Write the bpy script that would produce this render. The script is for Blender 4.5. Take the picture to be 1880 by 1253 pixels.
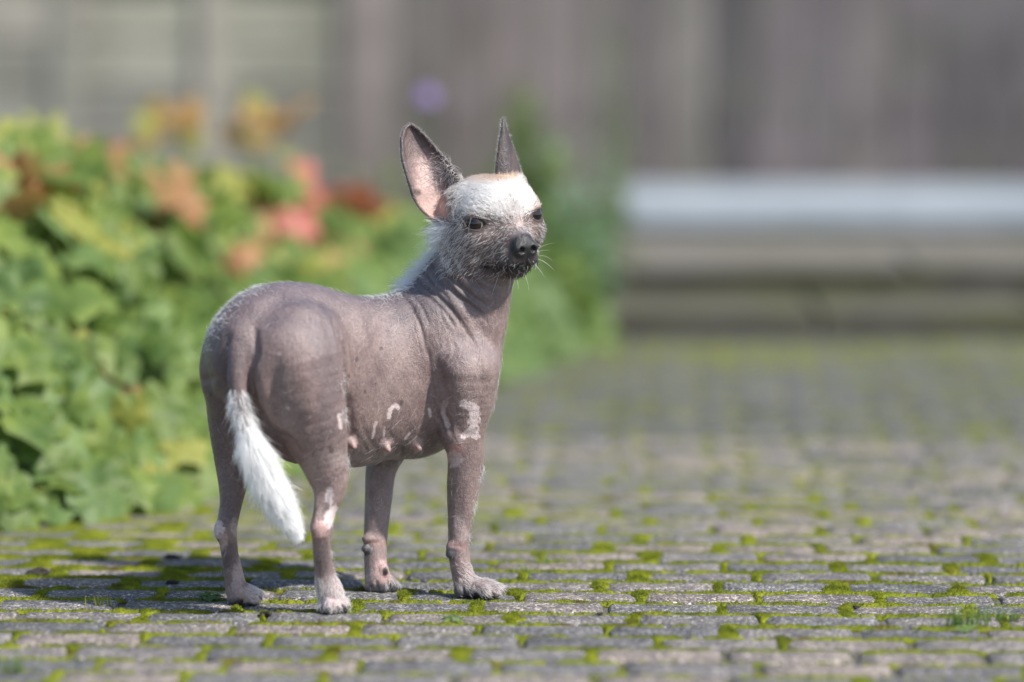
import bpy, math, random
import numpy as np

for _o in list(bpy.data.objects):
    bpy.data.objects.remove(_o)
SC = bpy.context.scene
COL = SC.collection
R = math.radians
rng = np.random.default_rng(7)
random.seed(7)

# ------------------------------------------------------------------ camera
W_PX, H_PX, F_PX = 1880.0, 1253.0, 7050.0       # photograph size, focal length in its pixels (135 mm)
S = 0.00075                                      # metres per photo pixel at the dog
HORIZON = -120.0
TH = math.atan((H_PX / 2 - HORIZON) / F_PX)
_b = math.atan((1105 - H_PX / 2) / F_PX)
_d = F_PX * S / math.cos(_b)
CAM = np.array([0.0, -_d * math.cos(TH + _b), _d * math.sin(TH + _b)])
FWD = np.array([0, math.cos(TH), -math.sin(TH)])
UPV = np.array([0, math.sin(TH), math.cos(TH)])

cam = bpy.data.cameras.new('camera')
camo = bpy.data.objects.new('camera', cam)
COL.objects.link(camo)
camo.location = CAM
camo.rotation_euler = (math.pi / 2 - TH, 0, 0)
cam.sensor_width = 36
cam.lens = F_PX / W_PX * 36
cam.clip_start = 0.05
cam.clip_end = 500
cam.dof.use_dof = True
cam.dof.focus_distance = F_PX * S + 0.01
cam.dof.aperture_fstop = 1.2
cam.dof.aperture_blades = 0
SC.camera = camo

# ------------------------------------------------------------------ light
SUN = np.array([0.78, -0.42, 1.0])
SUN /= np.linalg.norm(SUN)
SUN_EL = math.asin(SUN[2])
world = bpy.data.worlds.new('World')
SC.world = world
world.use_nodes = True
wn = world.node_tree.nodes
sky = wn.new('ShaderNodeTexSky')
sky.sky_type = 'NISHITA'
sky.sun_disc = False
sky.sun_elevation = SUN_EL
sky.sun_rotation = math.atan2(SUN[0], SUN[1])
bg = wn['Background']
bg.inputs['Strength'].default_value = 0.12
world.node_tree.links.new(sky.outputs[0], bg.inputs[0])
sl = bpy.data.lights.new('sun', 'SUN')
sl.energy = 4.4
sl.angle = R(2.0)
sl.color = (1.0, 0.96, 0.90)
so = bpy.data.objects.new('sun', sl)
COL.objects.link(so)
from mathutils import Vector
so.rotation_euler = Vector(SUN).to_track_quat('Z', 'Y').to_euler()
so.location = (4, -2, 6)
SC.view_settings.view_transform = 'Standard'
SC.view_settings.look = 'None'
SC.view_settings.gamma = 1
SC.view_settings.use_curve_mapping = False
SC.view_settings.exposure = 0.48
try:
    SC.cycles.use_denoising = True
    SC.cycles.denoiser = 'OPENIMAGEDENOISE'
except Exception:
    pass
SC.cycles.max_bounces = 8
SC.cycles.transparent_max_bounces = 8
SC.cycles_curves.shape = 'RIBBONS'

# ------------------------------------------------------------------ helpers
def ray(px, py):
    px = np.asarray(px, float); py = np.asarray(py, float)
    d = FWD + ((px - W_PX / 2) / F_PX)[..., None] * np.array([1.0, 0, 0]) - ((py - H_PX / 2) / F_PX)[..., None] * UPV
    return d

def at_y(px, py, y):
    """world point seen at a pixel, at world depth y (metres)"""
    d = ray(px, py)
    t = (np.asarray(y, float) - CAM[1]) / d[..., 1]
    return CAM + d * t[..., None]

def on_ground(px, py, z=0.0):
    d = ray(px, py)
    t = (z - CAM[2]) / d[..., 2]
    return CAM + d * t[..., None]

def to_px(p):
    q = np.asarray(p) - CAM
    z = q @ FWD
    return W_PX / 2 + F_PX * q[..., 0] / z, H_PX / 2 - F_PX * (q @ UPV) / z

def link(name, data, mat=None, parent=None):
    o = bpy.data.objects.new(name, data)
    COL.objects.link(o)
    if mat is not None:
        data.materials.append(mat)
    if parent is not None:
        o.parent = parent
    return o

def tag(o, label=None, cat=None, group=None, kind=None):
    if label: o['label'] = label
    if cat: o['category'] = cat
    if group: o['group'] = group
    if kind: o['kind'] = kind
    return o

def empty(name, loc=(0, 0, 0)):
    o = bpy.data.objects.new(name, None)
    COL.objects.link(o)
    o.location = loc
    o.empty_display_size = 0.05
    return o

def mesh_np(name, V, F, smooth=True):
    """V (n,3); F (m,3) or (m,4) int array"""
    me = bpy.data.meshes.new(name)
    V = np.ascontiguousarray(V, np.float32); F = np.ascontiguousarray(F, np.int32)
    n = F.shape[1]
    me.vertices.add(len(V)); me.vertices.foreach_set('co', V.ravel())
    me.loops.add(F.size); me.loops.foreach_set('vertex_index', F.ravel())
    me.polygons.add(len(F))
    me.polygons.foreach_set('loop_start', np.arange(0, F.size, n, dtype=np.int32))
    me.update(calc_edges=True)
    me.validate()
    if smooth:
        me.polygons.foreach_set('use_smooth', np.ones(len(me.polygons), bool))
    return me

def set_col(me, name, C):
    a = me.attributes.new(name, 'FLOAT_COLOR', 'POINT')
    C = np.asarray(C, np.float32)
    if C.shape[1] == 3:
        C = np.concatenate([C, np.ones((len(C), 1), np.float32)], 1)
    a.data.foreach_set('color', C.ravel())

class MB:
    """collects simple shapes into one mesh"""
    def __init__(self): self.v = []; self.f = []
    def add(self, V, F):
        n = sum(len(a) for a in self.v)
        self.v.append(np.asarray(V, float)); self.f += [tuple(i + n for i in f) for f in F]
    def box(self, c, s, rz=0.0, ch=0.0):
        """chamfered box, centre c, full size s"""
        hx, hy, hz = s[0] / 2, s[1] / 2, s[2] / 2
        if ch <= 0:
            V = np.array([[x, y, z] for z in (-hz, hz) for y in (-hy, hy) for x in (-hx, hx)])
            F = [(0, 2, 3, 1), (4, 5, 7, 6), (0, 1, 5, 4), (2, 6, 7, 3), (0, 4, 6, 2), (1, 3, 7, 5)]
        else:
            rings = []
            for z, k in ((-hz, ch), (-hz + ch, 0), (hz - ch, 0), (hz, ch)):
                x, y = hx - k, hy - k
                c2 = ch * (1 if k == 0 else .6)
                rings.append([(x - c2, -y), (x, -y + c2), (x, y - c2), (x - c2, y), (-x + c2, y), (-x, y - c2), (-x, -y + c2), (-x + c2, -y)])
            V = np.array([[p[0], p[1], z] for r_, z in zip(rings, (-hz, -hz + ch, hz - ch, hz)) for p in r_])
            F = [tuple(range(7, -1, -1)), tuple(range(24, 32))]
            for k in range(3):
                for i in range(8):
                    j = (i + 1) % 8
                    F.append((k * 8 + i, k * 8 + j, k * 8 + 8 + j, k * 8 + 8 + i))
        cz, sz = math.cos(rz), math.sin(rz)
        V = V @ np.array([[cz, sz, 0], [-sz, cz, 0], [0, 0, 1]]) + np.asarray(c)
        self.add(V, F); return self
    def tube(self, pts, rad, n=6):
        pts = np.asarray(pts, float); m = len(pts)
        rad = np.broadcast_to(np.asarray(rad, float), (m,))
        V = []
        for i in range(m):
            t = pts[min(i + 1, m - 1)] - pts[max(i - 1, 0)]
            t = t / (np.linalg.norm(t) + 1e-9)
            a = np.cross(t, [0.3, 1, 0.2]); a /= np.linalg.norm(a) + 1e-9
            b = np.cross(t, a)
            for k in range(n):
                w = 2 * math.pi * k / n
                V.append(pts[i] + rad[i] * (math.cos(w) * a + math.sin(w) * b))
        F = [(i * n + k, i * n + (k + 1) % n, (i + 1) * n + (k + 1) % n, (i + 1) * n + k) for i in range(m - 1) for k in range(n)]
        F += [tuple(range(n - 1, -1, -1)), tuple((m - 1) * n + k for k in range(n))]
        self.add(V, F); return self
    def mesh(self, name, smooth=False):
        me = bpy.data.meshes.new(name)
        me.from_pydata(np.concatenate(self.v).tolist(), [], self.f)
        if smooth:
            me.polygons.foreach_set('use_smooth', np.ones(len(me.polygons), bool))
        return me
    def build(self, name, mat, parent=None, smooth=False):
        return link(name, self.mesh(name, smooth), mat, parent)

def vnoise(x, y, seed=0):
    """smooth value noise in [0,1]"""
    xi = np.floor(x).astype(np.int64); yi = np.floor(y).astype(np.int64)
    fx = x - xi; fy = y - yi
    fx = fx * fx * (3 - 2 * fx); fy = fy * fy * (3 - 2 * fy)
    def h(a, b):
        n = (a * 374761393 + b * 668265263 + seed * 1442695041) & 0x7fffffff
        n = ((n ^ (n >> 13)) * 1274126177) & 0x7fffffff
        n = ((n ^ (n >> 15)) * 2246822519) & 0x7fffffff
        return (n & 0xffff) / 65535.0
    return (h(xi, yi) * (1 - fx) + h(xi + 1, yi) * fx) * (1 - fy) + (h(xi, yi + 1) * (1 - fx) + h(xi + 1, yi + 1) * fx) * fy

def fbm(x, y, seed=0, o=3):
    s = 0; a = 0.5; t = 0
    for i in range(o):
        s = s + a * vnoise(x * 2 ** i, y * 2 ** i, seed + i * 17); t += a; a *= 0.5
    return s / t

# ---- material helper
class NT:
    def __init__(self, name):
        self.m = bpy.data.materials.new(name); self.m.use_nodes = True
        self.t = self.m.node_tree
        self.b = self.t.nodes['Principled BSDF']
        self.out = self.t.nodes['Material Output']
    def n(self, typ, **kw):
        x = self.t.nodes.new('ShaderNode' + typ)
        for k, v in kw.items():
            if k.startswith('in_'):
                key = k[3:]
                x.inputs[int(key) if key.isdigit() else key.replace('_', ' ')].default_value = v
            else:
                setattr(x, k, v)
        return x
    def l(self, a, b): self.t.links.new(a, b)
    def noise(self, vec, scale, detail=4, rough=0.55, dist=0.0):
        x = self.n('TexNoise'); x.inputs['Scale'].default_value = scale; x.inputs['Detail'].default_value = detail
        x.inputs['Roughness'].default_value = rough; x.inputs['Distortion'].default_value = dist
        if vec is not None: self.l(vec, x.inputs['Vector'])
        return x.outputs[0]
    def vor(self, vec, scale, feature='F1', out=0):
        x = self.n('TexVoronoi'); x.feature = feature; x.inputs['Scale'].default_value = scale
        if vec is not None: self.l(vec, x.inputs['Vector'])
        return x.outputs[out]
    def ramp(self, fac, stops):
        x = self.n('ValToRGB'); cr = x.color_ramp
        while len(cr.elements) < len(stops): cr.elements.new(0.5)
        for e, (p, c) in zip(cr.elements, stops):
            e.position = p; e.color = (*c, 1) if len(c) == 3 else c
        self.l(fac, x.inputs[0]); return x.outputs[0]
    def mix(self, fac, a, b, mode='MIX'):
        x = self.n('Mix'); x.data_type = 'RGBA'; x.blend_type = mode
        for sock, v in ((x.inputs[0], fac), (x.inputs[6], a), (x.inputs[7], b)):
            if isinstance(v, (int, float)): sock.default_value = v
            elif isinstance(v, tuple): sock.default_value = (*v, 1) if len(v) == 3 else v
            else: self.l(v, sock)
        return x.outputs[2]
    def math(self, op, a, b=0.0, clamp=False):
        x = self.n('Math'); x.operation = op; x.use_clamp = clamp
        for sock, v in zip(x.inputs, (a, b)):
            if isinstance(v, (int, float)): sock.default_value = v
            else: self.l(v, sock)
        return x.outputs[0]
    def bump(self, h, strength, dist, prev=None):
        x = self.n('Bump'); x.inputs['Strength'].default_value = strength; x.inputs['Distance'].default_value = dist
        self.l(h, x.inputs['Height'])
        if prev is not None: self.l(prev, x.inputs['Normal'])
        return x.outputs[0]
    def set(self, **kw):
        for k, v in kw.items():
            s = self.b.inputs[k.replace('_', ' ')]
            if isinstance(v, (int, float)): s.default_value = v
            elif isinstance(v, tuple): s.default_value = (*v, 1) if len(v) == 3 else v
            else: self.l(v, s)
    def obj(self): return self.n('TexCoord').outputs['Object']
    def pos(self): return self.n('NewGeometry').outputs['Position']
    def rnd(self): return self.n('ObjectInfo').outputs['Random']

def translucent_mat(nt, col, fac, tcol=None):
    """mix principled with translucent light coming through"""
    tr = nt.n('BsdfTranslucent'); mx = nt.n('MixShader'); mx.inputs[0].default_value = fac
    src = tcol if tcol is not None else col
    if isinstance(src, tuple): tr.inputs[0].default_value = (*src, 1)
    else: nt.l(src, tr.inputs[0])
    nt.l(nt.b.outputs[0], mx.inputs[1]); nt.l(tr.outputs[0], mx.inputs[2]); nt.l(mx.outputs[0], nt.out.inputs[0])

# ================================================================== GROUND
nt = NT('soil'); p = nt.pos()
c = nt.ramp(nt.noise(p, 40, 6), [(0.3, (0.035, 0.03, 0.02)), (0.7, (0.10, 0.085, 0.06))])
nt.set(Base_Color=c, Roughness=0.95, Normal=nt.bump(nt.noise(p, 160, 4), 0.8, 0.004))
M_SOIL = nt.m
me = mesh_np('ground', [[-200, -200, -0.02], [200, -200, -0.02], [200, 200, -0.02], [-200, 200, -0.02]], [[0, 1, 2, 3]], False)
tag(link('ground', me, M_SOIL), kind='structure')

nt = NT('joint_sand'); p = nt.pos()
c = nt.ramp(nt.noise(p, 60, 5, 0.6), [(0.3, (0.07, 0.065, 0.05)), (0.7, (0.15, 0.14, 0.115))])
nt.set(Base_Color=c, Roughness=0.95, Normal=nt.bump(nt.noise(p, 400, 3), 0.8, 0.002))
me = mesh_np('sand_bed', [[-3.2, -1.3, -0.0065], [3.4, -1.3, -0.0065], [3.4, 3.75, -0.0065], [-3.2, 3.75, -0.0065]], [[0, 1, 2, 3]], False)
tag(link('sand_bed', me, nt.m), kind='structure')

# ---- paving bricks
nt = NT('brick_stone'); ob = nt.obj(); rd = nt.rnd()
off = nt.n('VectorMath', operation='ADD'); nt.l(ob, off.inputs[0])
cmb = nt.n('CombineXYZ'); nt.l(nt.math('MULTIPLY', rd, 37.0), cmb.inputs[0]); nt.l(nt.math('MULTIPLY', rd, 91.0), cmb.inputs[1]); nt.l(cmb.outputs[0], off.inputs[1])
v = off.outputs[0]
cells = nt.n('TexVoronoi'); cells.inputs['Scale'].default_value = 330; nt.l(v, cells.inputs['Vector'])
sep = nt.n('SeparateColor'); nt.l(cells.outputs['Color'], sep.inputs[0])
grain = nt.ramp(sep.outputs[0], [(0.0, (0.06, 0.058, 0.06)), (0.35, (0.165, 0.155, 0.152)), (0.66, (0.225, 0.21, 0.20)), (0.84, (0.33, 0.30, 0.265)), (0.93, (0.58, 0.54, 0.46)), (1.0, (0.80, 0.76, 0.68))])
tint = nt.ramp(rd, [(0.0, (0.55, 0.58, 0.64)), (0.3, (0.80, 0.82, 0.87)), (0.55, (1.0, 0.95, 0.93)), (0.8, (1.14, 1.03, 0.98)), (1.0, (0.70, 0.72, 0.77))])
c = nt.mix(1.0, grain, tint, 'MULTIPLY')
blot = nt.ramp(nt.noise(v, 16, 5, 0.6), [(0.3, (0.52, 0.53, 0.56)), (0.65, (1.12, 1.10, 1.08))])
c = nt.mix(1.0, c, blot, 'MULTIPLY')
alg = nt.ramp(nt.noise(v, 11, 5, 0.65), [(0.58, (0, 0, 0)), (0.8, (0.35, 0.35, 0.35))])
c = nt.mix(alg, c, (0.12, 0.15, 0.05))
h1 = nt.math('MULTIPLY', nt.math('SUBTRACT', 1.0, cells.outputs['Distance']), 1.0)
b1 = nt.bump(h1, 0.7, 0.0022)
b2 = nt.bump(nt.noise(v, 60, 5, 0.6), 0.7, 0.004, b1)
nt.set(Base_Color=c, Roughness=0.8, Normal=b2, Specular_IOR_Level=0.45)
M_BRICK = nt.m

BL, BW = 222 * S, 0.52 * 222 * S                 # brick pitch along / across a row
ROT = R(-2.2)                                    # the rows run slightly askew to the picture
CR, SR = math.cos(ROT), math.sin(ROT)
ORG = on_ground(1096, 1106)[:2]
def to_st(x, y):
    dx, dy = x - ORG[0], y - ORG[1]
    return dx * CR + dy * SR, -dx * SR + dy * CR
def from_st(s, t):
    return ORG[0] + s * CR - t * SR, ORG[1] + s * SR + t * CR
ROW0, ROW1 = -14, 46
JX = {}
for r_ in range(ROW0, ROW1 + 1):                 # head-joint positions of every row (row r spans t in [r, r+1] * BW)
    ph = (0.0 if r_ % 2 else 0.36) * BL + random.gauss(0, 0.05) * BL
    n0 = 15
    JX[r_] = [ph + k * BL + random.gauss(0, 0.018) * BL for k in range(-n0, n0)]

def brick_mesh(i):
    g = np.random.default_rng(100 + i)
    L, Wd, Hh = BL - 0.008, BW - 0.0055, 0.05
    nx, ny = 7, 4
    xs = np.linspace(-1, 1, nx); ys = np.linspace(-1, 1, ny)
    V = []; F = []
    rnd_ = 0.0045
    for yv in ys:
        for xv in xs:
            e = (abs(xv) > .99) or (abs(yv) > .99)
            x = xv * (L / 2 - (rnd_ if abs(xv) > .99 else 0)) + g.normal(0, 0.0009)
            y = yv * (Wd / 2 - (rnd_ if abs(yv) > .99 else 0)) + g.normal(0, 0.0008)
            z = g.normal(0, 0.0007) - (0.0012 if e else 0)
            V.append((x, y, z))
    for j in range(ny - 1):
        for k in range(nx - 1):
            a = j * nx + k; F.append((a, a + 1, a + nx + 1, a + nx))
    ringi = [k for k in range(nx)] + [j * nx + nx - 1 for j in range(1, ny)] + [(ny - 1) * nx + k for k in range(nx - 2, -1, -1)] + [j * nx for j in range(ny - 2, 0, -1)]
    m = len(ringi); base = len(V)
    for idx in ringi:
        x, y, z = V[idx]
        xx = x + (rnd_ * np.sign(x) if abs(x) > L / 2 - rnd_ * 2.2 else 0)
        yy = y + (rnd_ * np.sign(y) if abs(y) > Wd / 2 - rnd_ * 2.2 else 0)
        V.append((np.clip(xx, -L / 2, L / 2), np.clip(yy, -Wd / 2, Wd / 2), z - 0.0045 + g.normal(0, 0.0006)))
    for k in range(m):
        x, y, z = V[base + k]; V.append((x, y, -Hh))
    for k in range(m):
        k2 = (k + 1) % m
        F.append((ringi[k2], ringi[k], base + k, base + k2))
        F.append((base + k2, base + k, base + m + k, base + m + k2))
    me = bpy.data.meshes.new('brick')
    me.from_pydata(V, [], F)
    me.polygons.foreach_set('use_smooth', np.ones(len(me.polygons), bool))
    me.materials.append(M_BRICK)
    return me
BM = [brick_mesh(i) for i in range(10)]

path = empty('paved_path'); tag(path, kind='structure')
cand = []
for r_ in range(ROW0, ROW1):
    js = JX[r_]
    for k in range(len(js) - 1):
        s_ = (js[k] + js[k + 1]) / 2; ln = js[k + 1] - js[k]
        x, y = from_st(s_, (r_ + 0.5) * BW)
        z = random.gauss(0, 0.0009)
        px, py = to_px(np.array([x, y, 0]))
        cand.append((x, y, z, ln, px, py, random.randrange(10), random.choice((0, math.pi)), random.gauss(0, 0.006), random.gauss(0, 0.005), random.gauss(0, 0.007)))
vis = [q for q in cand if -130 < q[4] < 2010 and 600 < q[5] < 1300]
vis.sort(key=lambda q: q[1])
ind = set(id(q) for q in vis[:300])
rest = []
for q in cand:
    x, y, z, ln, px, py, mi, fl, rx, ry, rz = q
    if id(q) in ind:
        o = bpy.data.objects.new('brick', BM[mi]); COL.objects.link(o); o.parent = path
        o.location = (x, y, z); o.rotation_euler = (rx, ry, ROT + rz + fl); o.scale = (ln / BL, 1, 1)
    elif -900 < px < 2800 and py > 560:
        rest.append(q)
VV = []; FF = []; nb = 0
for q in rest:
    x, y, z, ln, px, py, mi, fl, rx, ry, rz = q
    m = BM[mi]
    a = ROT + rz + fl; ca, sa = math.cos(a), math.sin(a)
    co = np.array([v_.co for v_ in m.vertices]); co[:, 0] *= ln / BL
    co[:, 2] += co[:, 1] * rx - co[:, 0] * ry
    VV.append(np.stack([co[:, 0] * ca - co[:, 1] * sa + x, co[:, 0] * sa + co[:, 1] * ca + y, co[:, 2] + z], 1))
    FF.append(np.array([tuple(f.vertices) for f in m.polygons]) + nb); nb += len(co)
nt = NT('far_brick_stone'); p = nt.pos()  # far bricks toned darker to stand in for shade at the back
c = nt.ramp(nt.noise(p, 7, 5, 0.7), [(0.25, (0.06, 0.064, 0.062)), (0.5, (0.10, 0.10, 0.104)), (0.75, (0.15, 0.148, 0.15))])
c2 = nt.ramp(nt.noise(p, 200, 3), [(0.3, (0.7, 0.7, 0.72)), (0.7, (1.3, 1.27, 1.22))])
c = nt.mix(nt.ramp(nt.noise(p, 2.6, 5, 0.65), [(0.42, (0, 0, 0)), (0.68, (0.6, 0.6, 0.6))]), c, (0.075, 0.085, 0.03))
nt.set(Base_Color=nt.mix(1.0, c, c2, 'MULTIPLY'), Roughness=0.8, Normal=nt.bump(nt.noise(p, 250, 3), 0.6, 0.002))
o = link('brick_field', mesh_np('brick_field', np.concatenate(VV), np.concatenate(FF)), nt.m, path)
tag(o, kind='stuff')

# ---- moss in the joints: a real raised cushion mesh plus fine shoots
def bed_edge_px(px):                              # outer edge of the planting, as seen at a pixel column
    return np.interp(px, [-400, 0, 200, 390, 540, 900, 1080, 1140], [1005, 972, 950, 905, 870, 705, 640, 625])

JP = {r_: np.random.default_rng(500 + r_).random(40) for r_ in range(ROW0, ROW1 + 1)}
def moss_h(x, y):
    s_, t_ = to_st(x, y)
    row = np.floor(t_ / BW).astype(int)
    fr = t_ - row * BW
    dbed = np.minimum(fr, BW - fr)
    dhead = np.full(x.shape, 1.0); pres = np.full(x.shape, 0.5)
    for r_ in range(ROW0, ROW1):
        m = row == r_
        if not m.any(): continue
        js = np.array(JX[r_]); ss = s_[m]
        i = np.clip(np.searchsorted(js, ss), 1, len(js) - 1)
        da, db = np.abs(ss - js[i - 1]), np.abs(ss - js[i])
        dhead[m] = np.minimum(da, db); pres[m] = JP[r_][np.where(da < db, i - 1, i)]
    px, py = to_px(np.stack([x, y, np.zeros_like(x)], -1))
    n1 = fbm(x * 13, y * 13, 3); n2 = fbm(x * 38, y * 38, 9); n3 = fbm(x * 2.2, y * 2.2, 5, 2); n4 = fbm(x * 110, y * 110, 21, 2)
    lush = np.clip((620 - px) / 400, 0, 1) * np.clip((y + 0.02) / 0.25, 0, 1) * np.clip((1.2 - y) / 0.4, 0, 1)
    dens = n1 * 0.7 + n3 * 0.5 - 0.24 + 0.30 * lush - 0.10 * np.clip((px - 900) / 900, 0, 1) - 0.22 * np.clip((y - 0.7) / 1.6, 0, 1) + 0.55 * np.clip((y - 2.55) / 0.6, 0, 1)
    wb = 0.0027 + np.clip(dens - 0.28, 0, 1) * 0.015 * (0.3 + n2) + (n2 - 0.5) * 0.007 + lush * 0.013 * n2 ** 1.5
    wh = 0.0012 + np.clip(dens - 0.18, 0, 1) * 0.026 * (0.3 + n2) + (n2 - 0.5) * 0.014 + (n1 - 0.5) * 0.026 - 0.006 * np.clip((y - 0.25) / 1.0, 0, 1) + lush * 0.012
    wh = wh + (pres - 0.55) * 0.011
    a = wb - dbed; b_ = wh - dhead
    cr = (np.clip(0.030 * (n1 - 0.25) + 0.014 * (pres - 0.6) + 0.016 * (n2 - 0.5) - 0.014 * np.clip((y - 0.25) / 1.2, 0, 1), 0, 1) - np.sqrt(dbed ** 2 + dhead ** 2)) * 0.8
    q = np.maximum(np.maximum(a, b_), cr) + (n4 - 0.5) * 0.006
    return q, px, py

def moss_patch(x0, x1, y0, y1, st, keep):
    xs = np.arange(x0, x1, st); ys = np.arange(y0, y1, st)
    X, Y = np.meshgrid(xs, ys)
    q, px, py = moss_h(X, Y)
    ok = (px > -120) & (px < 2000) & (py < 1300) & keep(X, Y)
    h = np.where(q > 0, 0.0004 + 0.0034 * np.tanh(q / 0.006), -0.004)
    h = h + (vnoise(X * 420, Y * 420, 4) - 0.5) * 0.0035 * (q > 0)
    idx = -np.ones(X.shape, int)
    cell = ((q[:-1, :-1] > -0.0012) | (q[1:, 1:] > -0.0012)) & ok[:-1, :-1]
    use = np.zeros(X.shape, bool)
    use[:-1, :-1] |= cell; use[1:, :-1] |= cell; use[:-1, 1:] |= cell; use[1:, 1:] |= cell
    idx[use] = np.arange(use.sum())
    V = np.stack([X[use], Y[use], h[use] - 0.0015], 1)
    j, i = np.nonzero(cell)
    F = np.stack([idx[j, i], idx[j, i + 1], idx[j + 1, i + 1], idx[j + 1, i]], 1)
    return V, F, q[use]
NEAR = lambda X, Y: (Y > -0.42) & (Y < 0.55)
parts = [moss_patch(-0.80, 0.80, -0.62, -0.42, 0.004, lambda X, Y: Y >= -1),
         moss_patch(-0.80, 0.80, -0.424, 0.55, 0.0022, lambda X, Y: Y >= -1),
         moss_patch(-1.05, 1.05, 0.545, 1.5, 0.004, lambda X, Y: Y >= -1),
         moss_patch(-1.3, 1.35, 1.495, 3.35, 0.007, lambda X, Y: Y >= -1)]
V = []; F = []; nb = 0
for a, b_, q in parts:
    V.append(a); F.append(b_ + nb); nb += len(a)
Vm = np.concatenate(V); Fm = np.concatenate(F)
qm = np.concatenate([k[2] for k in parts])
sel = np.nonzero((qm > 0.0008) & (Vm[:, 1] > -0.6) & (Vm[:, 1] < 1.0))[0]
pr = np.where(np.abs(Vm[sel, 1]) < 0.45, 1.0, 0.8)
sel = sel[rng.random(len(sel)) < pr]
sel = np.concatenate([sel, sel[np.abs(Vm[sel, 1] - 0.0) < 0.4]])
nbl = len(sel)
ba = Vm[sel] + rng.normal(0, 0.0009, (nbl, 3)) * [1, 1, 0]
ang = rng.uniform(0, 6.283, nbl); ln = rng.uniform(0.0012, 0.0036, nbl); wd = 0.00065
dx = np.stack([np.cos(ang), np.sin(ang), np.zeros(nbl)], 1)
lean = rng.normal(0, 0.45, (nbl, 3)); lean[:, 2] = 1; lean /= np.linalg.norm(lean, axis=1)[:, None]
BV = np.stack([ba - dx * wd, ba + dx * wd, ba + lean * ln[:, None]], 1).reshape(-1, 3)
BF = np.arange(nbl * 3).reshape(-1, 3)
Fm3 = np.concatenate([Fm[:, [0, 1, 2]], Fm[:, [0, 2, 3]]])
Vall = np.concatenate([Vm, BV]); Fall = np.concatenate([Fm3, BF + len(Vm)])
nt = NT('moss_green'); p = nt.pos()
c = nt.ramp(nt.noise(p, 26, 4, 0.6), [(0.28, (0.075, 0.105, 0.015)), (0.5, (0.21, 0.245, 0.021)), (0.72, (0.34, 0.36, 0.035))])
c = nt.mix(1.0, c, nt.ramp(nt.noise(p, 420, 2), [(0.3, (0.6, 0.65, 0.5)), (0.7, (1.3, 1.25, 1.2))]), 'MULTIPLY')
br = nt.ramp(nt.noise(p, 15, 3), [(0.56, (0, 0, 0)), (0.72, (0.7, 0.7, 0.7))])
c = nt.mix(br, c, (0.13, 0.075, 0.03))
nt.set(Base_Color=c, Roughness=0.85, Specular_IOR_Level=0.2)
translucent_mat(nt, c, 0.28)
tag(link('moss', mesh_np('moss', Vall, Fall, False), nt.m), 'bright green moss growing in the joints between the paving bricks', 'moss', kind='stuff')
# ================================================================== BACK OF THE GARDEN: steps, ledge, fences
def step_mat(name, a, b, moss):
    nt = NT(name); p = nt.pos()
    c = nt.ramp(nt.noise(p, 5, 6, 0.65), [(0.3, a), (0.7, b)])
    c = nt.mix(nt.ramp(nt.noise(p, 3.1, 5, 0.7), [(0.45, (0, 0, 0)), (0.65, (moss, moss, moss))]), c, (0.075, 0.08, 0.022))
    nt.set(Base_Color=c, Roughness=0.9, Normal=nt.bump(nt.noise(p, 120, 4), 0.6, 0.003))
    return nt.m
M_STEP_LOW = step_mat('mossy_shaded_step_stone', (0.05, 0.046, 0.034), (0.095, 0.088, 0.066), 0.85)  # mossy stone; its dark tone also stands in for shade on the risers
M_STEP_UP = step_mat('step_stone', (0.105, 0.096, 0.082), (0.175, 0.162, 0.14), 0.45)
Y_R1 = float(on_ground(1500, 622)[1])
Z1 = 0.060
Y_R2 = float(on_ground(1500, 538, Z1)[1])
Z2 = 0.125
Y_LE = float(on_ground(1500, 425, Z2)[1])
# steps are laid from long kerb stones
XL1 = float(at_y(1105, 600, Y_R1)[0]); XL2 = float(at_y(1120, 520, Y_R2)[0])
def kerb_run(name, x0, x1, y, depth, z0, z1, mat, ln):
    t = empty(name, ((x0 + x1) / 2, y, z0)); tag(t, kind='structure')
    x = x0
    while x < x1:
        w = ln * random.uniform(0.92, 1.08)
        m = MB().box((x + w / 2, y + depth / 2 + random.gauss(0, 0.002), (z0 + z1) / 2 + random.gauss(0, 0.001)), (w - 0.008, depth, z1 - z0), random.gauss(0, 0.002), 0.008)
        o = m.build('step_stone', mat, t); o.matrix_parent_inverse = t.matrix_world.inverted() if False else o.matrix_parent_inverse
        o.location = (-t.location[0], -t.location[1], -t.location[2])
        x += w
    return t
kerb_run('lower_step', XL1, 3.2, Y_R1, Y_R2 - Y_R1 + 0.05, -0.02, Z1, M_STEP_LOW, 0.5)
kerb_run('upper_step', XL2, 3.6, Y_R2 + 0.012, 0.40, 0.0, Z2 - 0.024, M_STEP_LOW, 0.6)  # dark stone under the tread paints the riser's shade
kerb_run('upper_step_tread', XL2, 3.6, Y_R2, 0.42, Z2 - 0.022, Z2, M_STEP_UP, 0.75)
me = mesh_np('terrace_slab', [[XL2, Y_R2 + 0.424, Z2 - 0.003], [4.2, Y_R2 + 0.424, Z2 - 0.003], [4.2, Y_LE + 2.4, Z2 - 0.003], [XL2, Y_LE + 2.4, Z2 - 0.003]], [[0, 1, 2, 3]], False)
tag(link('terrace', me, M_STEP_UP), kind='structure')

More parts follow.
